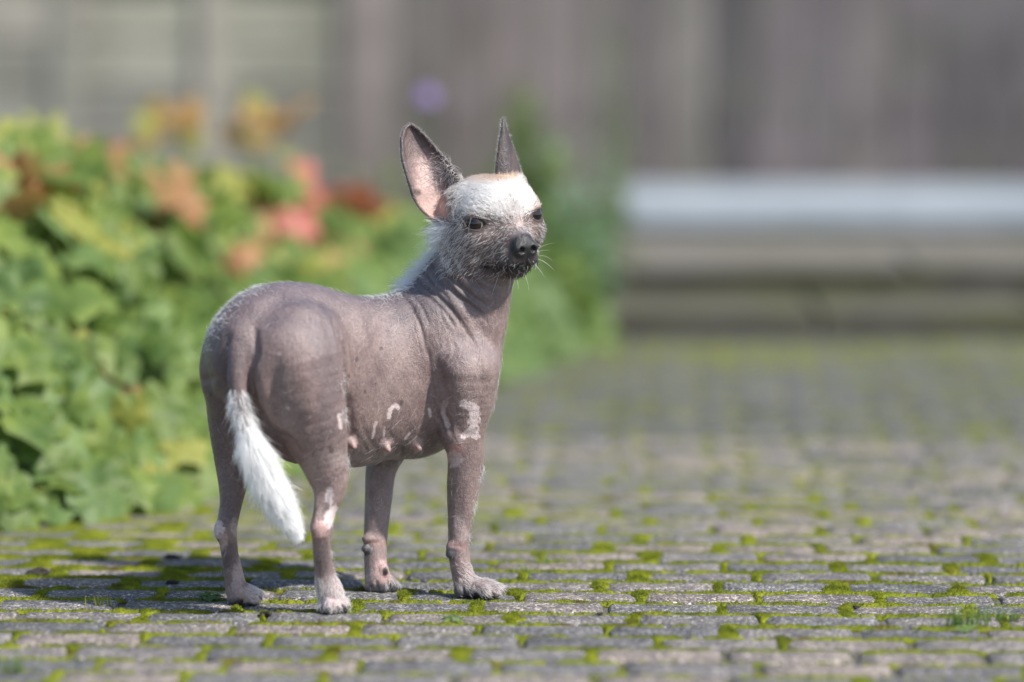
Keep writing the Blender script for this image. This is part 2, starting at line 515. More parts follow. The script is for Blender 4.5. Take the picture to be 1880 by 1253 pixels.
nt = NT('pale_blue_ledge'); p = nt.pos()  # pale blue-grey tone over the whole ledge
c = nt.ramp(nt.noise(p, 4, 5, 0.6), [(0.3, (0.25, 0.29, 0.325)), (0.7, (0.38, 0.425, 0.465))])
c = nt.mix(nt.ramp(nt.noise(p, 9, 5, 0.7), [(0.6, (0, 0, 0)), (0.8, (0.5, 0.5, 0.5))]), c, (0.25, 0.27, 0.26))
nt.set(Base_Color=c, Roughness=0.55, Normal=nt.bump(nt.noise(p, 60, 4), 0.3, 0.002))
M_LEDGE = nt.m
pt = at_y(1150, 400, Y_LE); XLE = float(pt[0])
ZL = float(at_y(1500, 380, Y_LE)[2])
Y_LB = float(on_ground(1500, 338, ZL)[1])
led = empty('stone_ledge', (XLE, Y_LE, Z2))
tag(led, 'long low pale blue-grey ledge on the top step in front of the brown board fence', 'ledge')
x = XLE
while x < XLE + 3.6:
    w = 1.18
    o = MB().box((x + w / 2 - XLE, (Y_LB - Y_LE) / 2, (ZL - Z2) - 0.028), (w - 0.006, Y_LB - Y_LE, 0.056), 0, 0.006).build('ledge_slab', M_LEDGE, led)
    o = MB().box((x + w / 2 - XLE, (Y_LB - Y_LE) / 2, (ZL - 0.056 - Z2) / 2 - 0.001), (w - 0.012, Y_LB - Y_LE - 0.03, ZL - 0.058 - Z2), 0, 0.004).build('ledge_block', M_LEDGE, led)
    x += w

def wood_mat(name, cols, green=0.0):
    nt = NT(name); ob = nt.n('NewGeometry').outputs['Position']; rd = nt.rnd()
    mp = nt.n('Mapping'); mp.inputs['Scale'].default_value = (1, 1, 0.06) if name != 'pale_plank_wood' else (0.06, 1, 1)
    nt.l(ob, mp.inputs[0])
    g = nt.noise(mp.outputs[0], 60, 5, 0.65, 0.4)
    c = nt.ramp(g, [(0.25, cols[0]), (0.5, cols[1]), (0.75, cols[2])])
    t = nt.ramp(rd, [(0.0, (0.55, 0.54, 0.57)), (0.3, (0.85, 0.85, 0.87)), (0.6, (1.1, 1.04, 1.06)), (0.85, (0.88, 0.92, 0.88)), (1.0, (1.2, 1.16, 1.12))])
    c = nt.mix(1.0, c, t, 'MULTIPLY')
    st = nt.ramp(nt.noise(ob, 2.3, 5, 0.7), [(0.35, (0.68, 0.68, 0.66)), (0.65, (1.18, 1.18, 1.18))])
    c = nt.mix(1.0, c, st, 'MULTIPLY')
    c = nt.mix(nt.ramp(nt.noise(ob, 3.7, 4, 0.6), [(0.5, (0, 0, 0)), (0.75, (green, green, green))]), c, (0.12, 0.14, 0.07))
    nt.set(Base_Color=c, Roughness=0.85, Normal=nt.bump(g, 0.5, 0.004))
    return nt.m
M_BOARD = wood_mat('weathered_board_wood', [(0.145, 0.124, 0.118), (0.225, 0.197, 0.188), (0.32, 0.286, 0.272)], 0.35)
M_PLANK = wood_mat('pale_plank_wood', [(0.24, 0.235, 0.19), (0.35, 0.34, 0.28), (0.47, 0.455, 0.39)], 0.3)
M_POST = wood_mat('post_wood', [(0.22, 0.195, 0.18), (0.29, 0.26, 0.24), (0.37, 0.335, 0.31)], 0.1)

M_BOARD_DARK = wood_mat('dark_board_wood', [(0.10, 0.088, 0.09), (0.16, 0.142, 0.146), (0.235, 0.21, 0.21)], 0.35)  # some boards darker; commoner to the right, standing in for shade there
Y_F = Y_LB + 0.35
def fx(px): return float(at_y(px, 200, Y_F)[0])
bf = empty('board_fence', (fx(1300), Y_F, 0))
tag(bf, 'tall weathered brown-grey fence of upright boards behind the pale ledge', 'fence')
x = fx(735); g = np.random.default_rng(11)
while x < fx(2700):
    w = 0.118 + g.normal(0, 0.008)
    gap = 0.012 + max(0, g.normal(0, 0.006))
    h = 1.82 + g.normal(0, 0.006)
    m = MB().box((x + w / 2 - fx(1300), g.normal(0, 0.004), h / 2 + 0.03), (w, 0.02, h), g.normal(0, 0.01), 0.003)
    pb = 940 + (x + w / 2) / (fx(1940) - fx(940)) * 1000
    m.build('board', M_BOARD_DARK if g.random() < np.interp(pb, [1250, 1450, 1600, 1750], [0.0, 0.2, 0.45, 0.7]) else M_BOARD, bf); x += w + gap
for z in (0.35, 1.0, 1.62):
    MB().box(((fx(735) + fx(2700)) / 2 - fx(1300), 0.036, z), (fx(2700) - fx(735), 0.04, 0.08), 0, 0.003).build('rail', M_BOARD, bf)
# left: pale plank fence with posts
pf = empty('plank_fence', (fx(300), Y_F, 0))
tag(pf, 'pale grey fence of broad horizontal planks behind the leafy bed', 'fence')
def zf(py): return float(at_y(300, py, Y_F)[2])
seams = [zf(640), zf(545), zf(450), zf(345), zf(247), zf(158), zf(76), zf(-28), zf(-130), zf(-235), zf(-340), zf(-450)]
x0, x1 = fx(-900), fx(624)
for a, b_ in zip(seams[:-1], seams[1:]):
    xs = [x0, fx(-330 + random.uniform(-40, 40)), fx(140 + random.uniform(-50, 50)), x1]
    for xa, xb in zip(xs[:-1], xs[1:]):
        MB().box(((xa + xb) / 2 - fx(300), random.gauss(0, 0.004), (a + b_) / 2), (xb - xa - 0.006, 0.024, b_ - a - 0.011), 0, 0.004).build('plank', M_PLANK, pf)
for px in (-560, -120, 118, 390):
    MB().box((fx(px) - fx(300), -0.018, 0.9), (0.078, 0.012, 1.84), 0, 0.003).build('batten', M_PLANK, pf)
MB().box(((x0 + x1) / 2 - fx(300), 0.03, 0.9), (x1 - x0, 0.03, 1.8), 0, 0).build('backing_panel', M_BOARD, pf)
gp = empty('fence_post', (fx(676), Y_F + 0.03, 0))
tag(gp, 'broad light brown fence post between the pale planks and the brown boards', 'post')
MB().box((0, 0, 0.95), (0.15, 0.11, 1.9), 0, 0.006).build('post', M_POST, gp)
MB().box((0, 0, 1.92), (0.18, 0.14, 0.03), 0, 0.005).build('post_cap', M_POST, gp)

# ================================================================== PLANTING
def leaf_mesh(seed, lobes=5, teeth=True):
    g = np.random.default_rng(seed)
    n = 23; V = [(0, 0, 0)]; F = []
    th = np.linspace(-math.pi * 0.93, math.pi * 0.93, n) + math.pi / 2
    for ring, k in ((0.52, 0), (1.0, 1)):
        for i, a in enumerate(th):
            rel = (a - math.pi / 2) / (math.pi * 0.93)
            lob = abs(math.cos((rel * (lobes / 2) * math.pi)))
            r = 0.5 * (0.62 + 0.38 * lob ** 0.8) * (1.0 - 0.18 * abs(rel)) * (1 + 0.05 * g.normal())
            if k == 0: r = r * 0.3 + 0.5 * 0.36
            if k == 1 and teeth: r *= 1.06 if i % 2 else 0.95
            rr = r if k else r * 0.9
            z = 0.10 * (lob - 0.5) * rr * 2 - 0.45 * rr * rr + g.normal(0, 0.008)
            V.append((math.cos(a) * rr, math.sin(a) * rr, z))
    for i in range(n - 1):
        F.append((0, 1 + i, 2 + i)); F.append((1 + i, 1 + n + i, 2 + n + i)); F.append((1 + i, 2 + n + i, 2 + i))
    return np.array(V), np.array(F)
def lance_mesh(seed):
    g = np.random.default_rng(seed)
    t = np.linspace(0, 1, 6); w = 0.13 * np.sin(np.pi * np.clip(t * 0.93 + 0.05, 0, 1)) ** 0.8
    V = []; F = []
    for a, b_ in zip(t, w):
        zz = -0.25 * a * a
        V += [(-b_, a, zz + 0.03), (0, a, zz), (b_, a, zz + 0.03)]
    for i in range(5):
        for k in range(2):
            q = i * 3 + k; F += [(q, q + 1, q + 4), (q, q + 4, q + 3)]
    return np.array(V), np.array(F)
def leaf_mat(name, stops, tfac=0.38, rough=0.5):
    nt = NT(name); p = nt.pos(); rd = nt.rnd()
    c = nt.ramp(nt.noise(p, 13, 2, 0.5), stops)
    c = nt.mix(1.0, c, nt.ramp(nt.noise(p, 160, 3), [(0.3, (0.8, 0.82, 0.8)), (0.7, (1.2, 1.16, 1.15))]), 'MULTIPLY')
    nt.set(Base_Color=c, Roughness=rough, Specular_IOR_Level=0.32)
    tcol = nt.mix(1.0, c, (1.3, 1.35, 0.8), 'MULTIPLY')
    translucent_mat(nt, c, tfac, tcol)
    return nt.m
LM = {
 'green': leaf_mat('green_leaf', [(0.3, (0.08, 0.145, 0.032)), (0.5, (0.15, 0.225, 0.05)), (0.7, (0.24, 0.31, 0.07))]),
 'mid': leaf_mat('deep_green_leaf', [(0.3, (0.105, 0.18, 0.06)), (0.55, (0.175, 0.265, 0.085)), (0.75, (0.24, 0.33, 0.10))]),
 'yellow': leaf_mat('yellow_green_leaf', [(0.3, (0.28, 0.31, 0.07)), (0.6, (0.36, 0.36, 0.09)), (0.8, (0.33, 0.30, 0.09))]),
 'autumn': leaf_mat('autumn_leaf', [(0.3, (0.36, 0.16, 0.085)), (0.5, (0.43, 0.24, 0.11)), (0.7, (0.40, 0.30, 0.13))], 0.3),
 'red': leaf_mat('red_leaf', [(0.3, (0.42, 0.10, 0.085)), (0.6, (0.50, 0.17, 0.13))], 0.3),
 'bluegreen': leaf_mat('blue_green_leaf', [(0.3, (0.15, 0.26, 0.16)), (0.6, (0.24, 0.36, 0.24))], 0.3),
 'orange': leaf_mat('orange_leaf', [(0.3, (0.48, 0.25, 0.09)), (0.6, (0.52, 0.34, 0.12))], 0.4),
}
nt = NT('stem_green'); nt.set(Base_Color=(0.10, 0.16, 0.04), Roughness=0.6); M_STEM = nt.m
nt = NT('lilac_petal'); nt.set(Base_Color=(0.40, 0.28, 0.62), Roughness=0.6); M_LILAC = nt.m
LEAF = [leaf_mesh(20 + i, 5 if i % 3 else 7) for i in range(6)]
LANCE = [lance_mesh(40 + i) for i in range(3)]
LEAF_ME = {}
def leaf_data(kind, i, lib, nm):
    k = (kind, i, nm)
    if k not in LEAF_ME:
        V, F = lib[i]; m = mesh_np('leaf', V, F); m.materials.append(LM[kind]); LEAF_ME[k] = m
    return LEAF_ME[k]

def frame_from(nrm, tip):
    nrm = nrm / np.linalg.norm(nrm); tip = tip - nrm * np.dot(tip, nrm); tip /= np.linalg.norm(tip) + 1e-9
    return np.stack([np.cross(tip, nrm), tip, nrm], 1)       # columns x,y,z

ytop = lambda px: np.interp(px, [-300, 0, 80, 200, 300, 380, 500, 620, 720, 830, 930, 1060, 1130], [260, 250, 228, 240, 255, 248, 275, 300, 330, 370, 400, 430, 520])
leaves = []
g = np.random.default_rng(5)
tries = 0
BACK = np.array([-0.30, 0.95])
while len(leaves) < 2500 and tries < 60000:
    tries += 1
    px0 = g.uniform(-260, 1120)
    e = on_ground(px0, float(bed_edge_px(px0)))[:2]
    d = 2.3 * g.random() ** 1.45
    xy = e + BACK * d + g.normal(0, 0.02, 2)
    zc = (xy[1] - CAM[1])
    hcap = 0.913 - (float(ytop(px0)) + 130) * zc / F_PX + g.normal(0, 0.012)
    rise = (0.03 + 0.62 * (1 - math.exp(-max(d, 0) / (0.42 if px0 < 350 else 0.75)))) * (0.86 + 0.28 * float(vnoise(np.array(xy[0] * 5.), np.array(xy[1] * 5.), 2)))
    h = max(0.02, min(rise, hcap))
    fr = 1 - 0.75 * g.random() ** 1.6
    z = h * fr
    P3 = np.array([xy[0], xy[1], z])
    px, py = to_px(P3)
    if px < -200 or px > 1130 or py < 180: continue
    leaves.append((P3, d, fr, px, py))
AUT = [((560, 425), (150, 80), 'mixed'), ((640, 400), (90, 90), 'yellow'), ((110, 330), (140, 60), 'autumn'), ((120, 320), (120, 75), 'autumn'), ((20, 340), (80, 80), 'autumn'), ((345, 372), (120, 65), 'autumn'), ((215, 300), (45, 60), 'autumn'), ((480, 410), (60, 62), 'autumn'),
       ((660, 470), (55, 45), 'autumn'), ((590, 350), (62, 80), 'red'), ((560, 440), (75, 60), 'yellow'), ((190, 410), (90, 45), 'yellow'), ((430, 330), (70, 40), 'yellow'), ((60, 260), (90, 40), 'yellow'), ((710, 400), (40, 60), 'yellow')]
LEAVES = []
for P3, d, fr, px, py in leaves:
    kind = 'green'
    q = g.random()
    if d > 0.3 and fr > 0.45:
        for c_, r_, k in AUT:
            if ((px - c_[0]) / r_[0]) ** 2 + ((py - c_[1]) / r_[1]) ** 2 < 1 and q < (0.48 if k != 'red' else 0.75): kind = k if k != 'mixed' else ('autumn' if q < 0.34 else 'yellow')
    if kind == 'green':
        if px > 690: kind = 'mid' if q < 0.85 else 'green'
        elif q < 0.05: kind = 'yellow'
        elif q < 0.07: kind = 'autumn'
        elif q < 0.28: kind = 'mid'
    size = np.clip(g.normal(0.104, 0.022), 0.055, 0.15) * (0.8 + 0.3 * fr) * (0.8 if px > 690 else 1)
    nrm = np.array([0.35, -0.55, 0.75]) + g.normal(0, 0.42, 3)
    if d < 0.25: nrm += np.array([0.1, -0.35, 0])
    tip = np.array([0.25, -0.75, -0.55]) + g.normal(0, 0.5, 3)
    LEAVES.append((P3, frame_from(nrm, tip), size, kind, int(g.integers(6)), d, fr, px, py))

CENT = [  # px, distance back, label
 (-90, 0.15, 'leafy green clump at the path edge, farthest left, cut by the frame'),
 (130, 0.15, 'big-leaved green clump at the path edge in the lower left corner'),
 (320, 0.12, 'green geranium clump at the path edge just left of the dog\'s hind legs'),
 (560, 0.10, 'green clump at the path edge hidden behind the dog\'s tail and legs'),
 (40, 0.75, 'green geranium clump halfway up the bank at the left frame edge'),
 (300, 0.70, 'green geranium clump halfway up the bank behind the dog\'s rump'),
 (560, 0.60, 'yellowing clump behind the dog\'s back with orange leaf edges'),
 (60, 1.5, 'brown and green autumn-tinted clump at the top left of the bed'),
 (340, 1.5, 'orange-brown autumn-tinted clump at the top of the bed behind the dog\'s rump'),
 (620, 1.3, 'clump with pinkish red leaves at the top of the bed left of the dog\'s ear'),
 (830, 0.25, 'deep green bushy plant directly behind the dog\'s neck'),
 (1010, 0.25, 'deep green bushy plant right of the dog\'s muzzle by the steps'),
]
cpos = []
for px, d, lab in CENT:
    e = on_ground(px, float(bed_edge_px(px)))[:2] + BACK * d
    cpos.append(e)
cpos = np.array(cpos)
plants = []
for (px, d, lab), e in zip(CENT, cpos):
    t = empty('leafy_plant', (e[0], e[1], -0.015)); tag(t, lab, 'plant', 'leafy plants in the bed beside the path'); plants.append(t)
own = [int(np.argmin(((cpos - L[0][:2]) ** 2).sum(1))) for L in LEAVES]
order = sorted(range(len(LEAVES)), key=lambda i: LEAVES[i][0][1] - 0.5 * LEAVES[i][6] - 3 * LEAVES[i][2] if (-20 < LEAVES[i][7] < 1130) else 99)
single = set(order[:300])
bulk = {}
stems = [MB() for _ in plants]
for i, L in enumerate(LEAVES):
    P3, M3, size, kind, li, d, fr, px, py = L
    w = own[i]; base = cpos[w]
    if i in single:
        o = bpy.data.objects.new('leaf', leaf_data(kind, li, LEAF, 'p')); COL.objects.link(o); o.parent = plants[w]
        from mathutils import Matrix
        mm = Matrix(np.vstack([np.hstack([M3 * size, (P3 - [base[0], base[1], -0.015])[:, None]]), [0, 0, 0, 1]]).tolist())
        o.matrix_local = mm
    else:
        V, F = LEAF[li]
        bulk.setdefault((w, kind), []).append((V @ (M3.T * size) + P3 - [base[0], base[1], -0.015], F))
    if i % 3 == 0:
        a = P3 - [base[0], base[1], -0.015]; b_ = np.array([a[0] * 0.35, a[1] * 0.35 + 0.02, 0.0])
        stems[w].tube([b_, (a + b_) / 2 + [0, 0, 0.02], a], [0.0022, 0.0018, 0.0012], 4)
for w in range(len(plants)):
    ks = [k for k in bulk if k[0] == w]
    if ks:
        V = []; F = []; mi = []; nb = 0
        for j, k in enumerate(ks):
            for v_, f_ in bulk[k]:
                V.append(v_); F.append(f_ + nb); nb += len(v_); mi += [j] * len(f_)
        me = mesh_np('foliage', np.concatenate(V), np.concatenate(F))
        for k in ks: me.materials.append(LM[k[1]])
        me.polygons.foreach_set('material_index', np.array(mi, np.int32)); me.update()
        o = bpy.data.objects.new('foliage', me); COL.objects.link(o); o.parent = plants[w]; tag(o, kind='stuff')
    if stems[w].v: stems[w].build('stems', M_STEM, plants[w])

# tall loose perennials behind the dog's head
def tall_plant(px, gy, h, n, kind, label, spread=0.10, flower=None, ln=0.09, group='tall perennials behind the dog'):
    gpt = on_ground(px, gy); g = np.random.default_rng(int(px * 3 + gy))
    t = empty('tall_perennial', gpt); tag(t, label, 'plant', group)
    sm = MB(); V = []; F = []; nb = 0
    for k in range(n):
        a = g.uniform(0, 6.28); top = np.array([math.cos(a) * spread * g.random(), math.sin(a) * spread * g.random(), h * g.uniform(0.72, 1.0)])
        if k == 0: top = np.array([0.01, 0, h])
        b_ = top * [0.25, 0.25, 0]; mid = (top + b_) / 2 + [g.normal(0, 0.012), g.normal(0, 0.012), 0]
        sm.tube([b_, mid, top], [0.003, 0.0025, 0.0015], 5)
        m = int(30 * h / 0.5) if ln else 0
        for q in range(m):
            u = q / m * 0.95 + 0.03
            pnt = (1 - u) ** 2 * b_ + 2 * u * (1 - u) * mid + u * u * top
            aa = g.uniform(0, 6.28); tip = np.array([math.cos(aa), math.sin(aa), g.uniform(-0.2, 0.7)])
            M3 = frame_from(np.array([0, 0, 1.0]) + g.normal(0, 0.35, 3), tip)
            v_, f_ = LANCE[int(g.integers(3))]
            s_ = ln * g.uniform(0.6, 1.2) * (1.15 - 0.65 * u)
            V.append(v_ @ (M3.T * s_) + pnt); F.append(f_ + nb); nb += len(v_)
    sm.build('stems', M_STEM, t)
    if V:
        o = link('foliage', mesh_np('foliage', np.concatenate(V), np.concatenate(F)), LM[kind], t)
    if flower:
        fv = []; ff = []; nb = 0
        for q in range(70):
            dd = g.normal(0, 1, 3); dd /= np.linalg.norm(dd); dd[2] = abs(dd[2]) * 0.7
            v_, f_ = LANCE[0]
            M3 = frame_from(dd + g.normal(0, 0.2, 3), np.cross(dd, g.normal(0, 1, 3)))
            fv.append(v_ @ (M3.T * 0.022) + np.array([0.01, 0, h]) + dd * flower * [1, 1, 0.8]); ff.append(f_ + nb); nb += len(v_)
        link('flower_head', mesh_np('flower_head', np.concatenate(fv), np.concatenate(ff)), M_LILAC, t)
    return t
def hgt(px, gy, topy):
    gpt = on_ground(px, gy); return float(at_y(px, topy, gpt[1])[2])
tall_plant(777, 600, hgt(777, 600, 180), 2, 'mid', 'slender stem carrying one lilac flower head left of the ear', 0.05, 0.020, 0.03)
tall_plant(955, 610, hgt(955, 610, 140), 8, 'green', 'tall thin green plant rising behind the upright narrow ear', 0.12)
tall_plant(1015, 590, hgt(1015, 590, 225), 8, 'bluegreen', 'soft blue-green plant just right of the dog\'s head', 0.17)
tall_plant(1120, 575, hgt(1120, 575, 40), 3, 'mid', 'wispy tall stem right of the head, near the fence', 0.05, None, 0.06)
tall_plant(1075, 615, hgt(1075, 615, 330), 6, 'bluegreen', 'bushy upright green plant beside the left end of the ledge', 0.13)
tall_plant(900, 620, hgt(900, 620, 290), 9, 'green', 'leafy upright plant hidden partly by the white head', 0.15)
tall_plant(1045, 640, hgt(1045, 640, 400), 5, 'green', 'low feathery green plant at the path edge right of the chest', 0.15)
tall_plant(985, 600, hgt(985, 600, 175), 5, 'bluegreen', 'thin blue-green stems rising just right of the narrow ear', 0.13)
tall_plant(700, 640, hgt(700, 640, 270), 8, 'green', 'loose green plant left of the big ear', 0.16)
for px, topy in ((315, 205), (500, 208)):
    gy = 640; gpt = on_ground(px, gy); h = hgt(px, gy, topy)
    t = empty('tall_perennial', gpt)
    tag(t, 'orange-leaved shoot standing above the bed, ' + ('left one of two' if px < 400 else 'right one of two'), 'plant', 'orange shoots above the bed')
    sm = MB().tube([(0, 0, 0), (0.01, 0, h / 2), (0, 0, h)], [0.004, 0.003, 0.002], 5); sm.build('stems', M_STEM, t)
    g = np.random.default_rng(px)
    for q in range(9):
        V, F = LEAF[q % 6]
        M3 = frame_from(np.array([0.2, -0.7, 0.6]) + g.normal(0, 0.35, 3), np.array([0.2, -0.5, -0.5]) + g.normal(0, 0.5, 3))
        o = bpy.data.objects.new('leaf', leaf_data('orange' if q % 4 else 'yellow', q % 6, LEAF, 'p')); COL.objects.link(o); o.parent = t
        o.matrix_local = Matrix(np.vstack([np.hstack([M3 * 0.075, np.array([g.normal(0, 0.035), g.normal(0, 0.03), h - 0.02 + g.normal(0, 0.03)])[:, None]]), [0, 0, 0, 1]]).tolist())

# small weeds between the bricks
def grass_tuft(px, py, n, hh, wx, label, kind='mid'):
    gpt = on_ground(px, py); g = np.random.default_rng(int(px))
    t = empty('grass_tuft', gpt + [0, 0, -0.001]); tag(t, label, 'grass tuft', 'grass tufts between the bricks')
    V = []; F = []; nb = 0
    for k in range(n):
        b_ = np.array([g.normal(0, wx), g.normal(0, 0.004), 0]); a = g.uniform(0, 6.28); l = hh * g.uniform(0.5, 1.1); bend = g.uniform(0.2, 0.9)
        dd = np.array([math.cos(a), math.sin(a), 0]); sd = np.array([-dd[1], dd[0], 0]) * 0.0011
        pts = [b_ + dd * l * bend * u * u + np.array([0, 0, l * u * (1 - 0.25 * bend * u)]) for u in (0, .35, .7, 1)]
        for i, pnt in enumerate(pts):
            w = 1 - i / 3.2; V += [pnt - sd * w, pnt + sd * w]
        for i in range(3): F.append((nb + i * 2, nb + i * 2 + 1, nb + i * 2 + 3, nb + i * 2 + 2))
        nb += 8
    o = link('blades', mesh_np('blades', np.array(V), np.array(F)), LM[kind], t); tag(o, kind='stuff')
grass_tuft(1768, 1150, 60, 0.040, 0.016, 'grass tuft in the joint, left of the grassy strip at the lower right')
grass_tuft(1850, 1140, 90, 0.022, 0.035, 'low grassy strip in the joint at the right frame edge')
grass_tuft(186, 1112, 16, 0.020, 0.008, 'pale curled grass sprig on the moss cushion left of the dog', 'yellow')
grass_tuft(965, 1052, 14, 0.02, 0.01, 'tiny grass tuft behind the dog\'s front right paw')
grass_tuft(30, 1235, 30, 0.035, 0.012, 'blurred grass tuft at the lower left corner')
grass_tuft(1005, 1035, 18, 0.025, 0.02, 'faint grass wisps in the joint right of the front paws')
def weed(px, py, n, sz, label):
    gpt = on_ground(px, py); g = np.random.default_rng(int(px) + 1)
    t = empty('weed', gpt); tag(t, label, 'weed', 'little weeds between the bricks')
    for k in range(n):
        a = 6.28 * k / n + g.normal(0, 0.3); dd = np.array([math.cos(a), math.sin(a), 0.35])
        M3 = frame_from(np.array([0, 0, 1.0]) + g.normal(0, 0.3, 3), dd)
        o = bpy.data.objects.new('leaf', leaf_data('mid', k % 6, LEAF, 'p')); COL.objects.link(o); o.parent = t
        o.matrix_local = Matrix(np.vstack([np.hstack([M3 * sz * g.uniform(0.7, 1.2), (dd * sz * 0.55 + [0, 0, sz * 0.2 * g.random()])[:, None]]), [0, 0, 0, 1]]).tolist())
weed(388, 1100, 9, 0.020, 'small toothed weed beside the left hind paw')
weed(832, 1142, 6, 0.017, 'small bluish weed in the joint below the front paws')
weed(1770, 1158, 5, 0.016, 'small weed at the foot of the grass tuft on the right')
nt = NT('dark_crumb'); nt.set(Base_Color=(0.035, 0.028, 0.02), Roughness=0.95); M_CR = nt.m
def crumb(px, py, r, label):
    g = np.random.default_rng(int(px)); gpt = on_ground(px, py)
    import bmesh
    bm = bmesh.new(); bmesh.ops.create_icosphere(bm, subdivisions=2, radius=1)
    for v_ in bm.verts:
        n_ = 1 + 0.35 * g.normal(); v_.co = Vector((v_.co.x * r * 1.5 * n_, v_.co.y * r * n_, v_.co.z * r * 0.6 * n_))
    me = bpy.data.meshes.new('soil_crumb'); bm.to_mesh(me); bm.free()
    o = link('soil_crumb', me, M_CR); o.location = gpt + [0, 0, r * 0.3]; tag(o, label, 'crumb', 'dark soil crumbs on the bricks')
crumb(70, 1056, 0.010, 'dark soil crumb in the moss at the far left')
crumb(318, 1028, 0.009, 'dark soil crumb between mossy bricks left of the hind leg')
crumb(318, 1072, 0.006, 'flat dark crumb on the shaded brick left of the left hind leg')
crumb(1572, 1000 + 455 / 3.92, 0.003, 'tiny black crumb on the brick at the right')
crumb(1101, 1129, 0.003, 'tiny black crumb on the brick right of the front paw')
crumb(488, 1130, 0.006, 'brown crumb in the joint between the hind paws')
# ================================================================== DOG
# Modelled as a field of blended ellipsoids, tapered limbs and sheets, turned into one continuous skin.
# Its lengths are in units of S metres (one photo pixel at the dog).
def U(px, py, y): return at_y(px, py, np.asarray(y, float) * S) / S
LO = np.array([-590., -215., -6.]); HI = np.array([80., 275., 905.])
VOX = 2.0
DIM = np.ceil((HI - LO) / VOX).astype(int) + 1
D = np.full(DIM, 60.0, np.float32)

def block(lo, hi):
    i0 = np.clip(np.floor((np.asarray(lo) - LO) / VOX).astype(int), 0, DIM - 1)
    i1 = np.clip(np.ceil((np.asarray(hi) - LO) / VOX).astype(int) + 1, 1, DIM)
    sl_ = tuple(slice(a, b) for a, b in zip(i0, i1))
    ax = [(LO[k] + VOX * np.arange(i0[k], i1[k])).astype(np.float32) for k in range(3)]
    return sl_, ax[0][:, None, None], ax[1][None, :, None], ax[2][None, None, :]

def smin(sl_, d, k):
    a = D[sl_]
    h = np.maximum(k - np.abs(a - d), 0) / k
    D[sl_] = np.minimum(a, d) - h * h * k * 0.25
def smax_sub(sl_, d, k):                         # carve
    a = D[sl_]; d = -d
    h = np.maximum(k - np.abs(a - d), 0) / k
    D[sl_] = np.maximum(a, d) + h * h * k * 0.25

def ell_d(c, rad, ax, X, Y, Z):
    p = (X - c[0], Y - c[1], Z - c[2])
    q0 = 0; q1 = 0
    for k in range(3):
        l = p[0] * ax[k][0] + p[1] * ax[k][1] + p[2] * ax[k][2]
        q0 = q0 + (l / rad[k]) ** 2; q1 = q1 + (l / rad[k] ** 2) ** 2
    k0 = np.sqrt(q0); k1 = np.sqrt(q1) + 1e-9
    return (k0 * (k0 - 1) / k1).astype(np.float32)
ID3 = np.eye(3)
def ell(c, rad, ax=ID3, k=25, sub=False):
    m = max(rad) + k + 6
    sl_, X, Y, Z = block(c - m, c + m)
    d = ell_d(c, rad, ax, X, Y, Z)
    (smax_sub if sub else smin)(sl_, d, k)
def seg_d(a, b, X, Y, Z):
    ab = b - a; L2 = ab @ ab + 1e-9
    t = np.clip(((X - a[0]) * ab[0] + (Y - a[1]) * ab[1] + (Z - a[2]) * ab[2]) / L2, 0, 1)
    return np.sqrt((X - a[0] - t * ab[0]) ** 2 + (Y - a[1] - t * ab[1]) ** 2 + (Z - a[2] - t * ab[2]) ** 2), t
def limb(pts, k=20, kin=None):
    """tapered limb through (point, radius) joints, splined so that the joints do not bulge"""
    P = np.array([np.r_[np.asarray(p[0], float), p[1]] for p in pts])
    if len(P) > 2:
        Q = np.vstack([2 * P[0] - P[1], P, 2 * P[-1] - P[-2]]); out = []
        for i in range(1, len(Q) - 2):
            for t in np.arange(0, 1, 0.2):
                a, b, c_, d_ = Q[i - 1], Q[i], Q[i + 1], Q[i + 2]
                out.append(0.5 * (2 * b + (c_ - a) * t + (2 * a - 5 * b + 4 * c_ - d_) * t * t + (3 * b - a - 3 * c_ + d_) * t ** 3))
        P = np.vstack([out, P[-1:]])
    else:
        P = np.array([P[0] + (P[1] - P[0]) * t for t in (0, 1)])
    r = P[:, 3]; P = P[:, :3]
    m = max(r) + k + 6
    sl_, X, Y, Z = block(np.min(P, 0) - m, np.max(P, 0) + m)
    best = None
    for i in range(len(P) - 1):
        d, t = seg_d(P[i], P[i + 1], X, Y, Z)
        d = d - (r[i] + (r[i + 1] - r[i]) * t)
        best = d if best is None else np.minimum(best, d)
    smin(sl_, best.astype(np.float32), k)
def groove(P, amp, sig, taper=True):
    """gaussian dent (amp>0) or ridge (amp<0) along a 3-D polyline"""
    P = np.array([np.asarray(p, float) for p in P]); n = len(P)
    m = sig * 3.2 + 2
    sl_, X, Y, Z = block(P.min(0) - m, P.max(0) + m)
    best = u = None
    for i in range(n - 1):
        d, t = seg_d(P[i], P[i + 1], X, Y, Z)
        if best is None: best = d; u = (i + t) / (n - 1)
        else:
            u = np.where(d < best, (i + t) / (n - 1), u); best = np.minimum(best, d)
    w = np.sin(np.pi * np.clip(u * 0.96 + 0.02, 0, 1)) ** 0.5 if taper else 1
    D[sl_] += (amp * w * np.exp(-(best / sig) ** 2)).astype(np.float32)
def dent(c, amp, sig):
    m = sig * 3
    sl_, X, Y, Z = block(c - m, c + m)
    D[sl_] += (amp * np.exp(-((X - c[0]) ** 2 + (Y - c[1]) ** 2 + (Z - c[2]) ** 2) / sig ** 2)).astype(np.float32)
CAMU = CAM / S
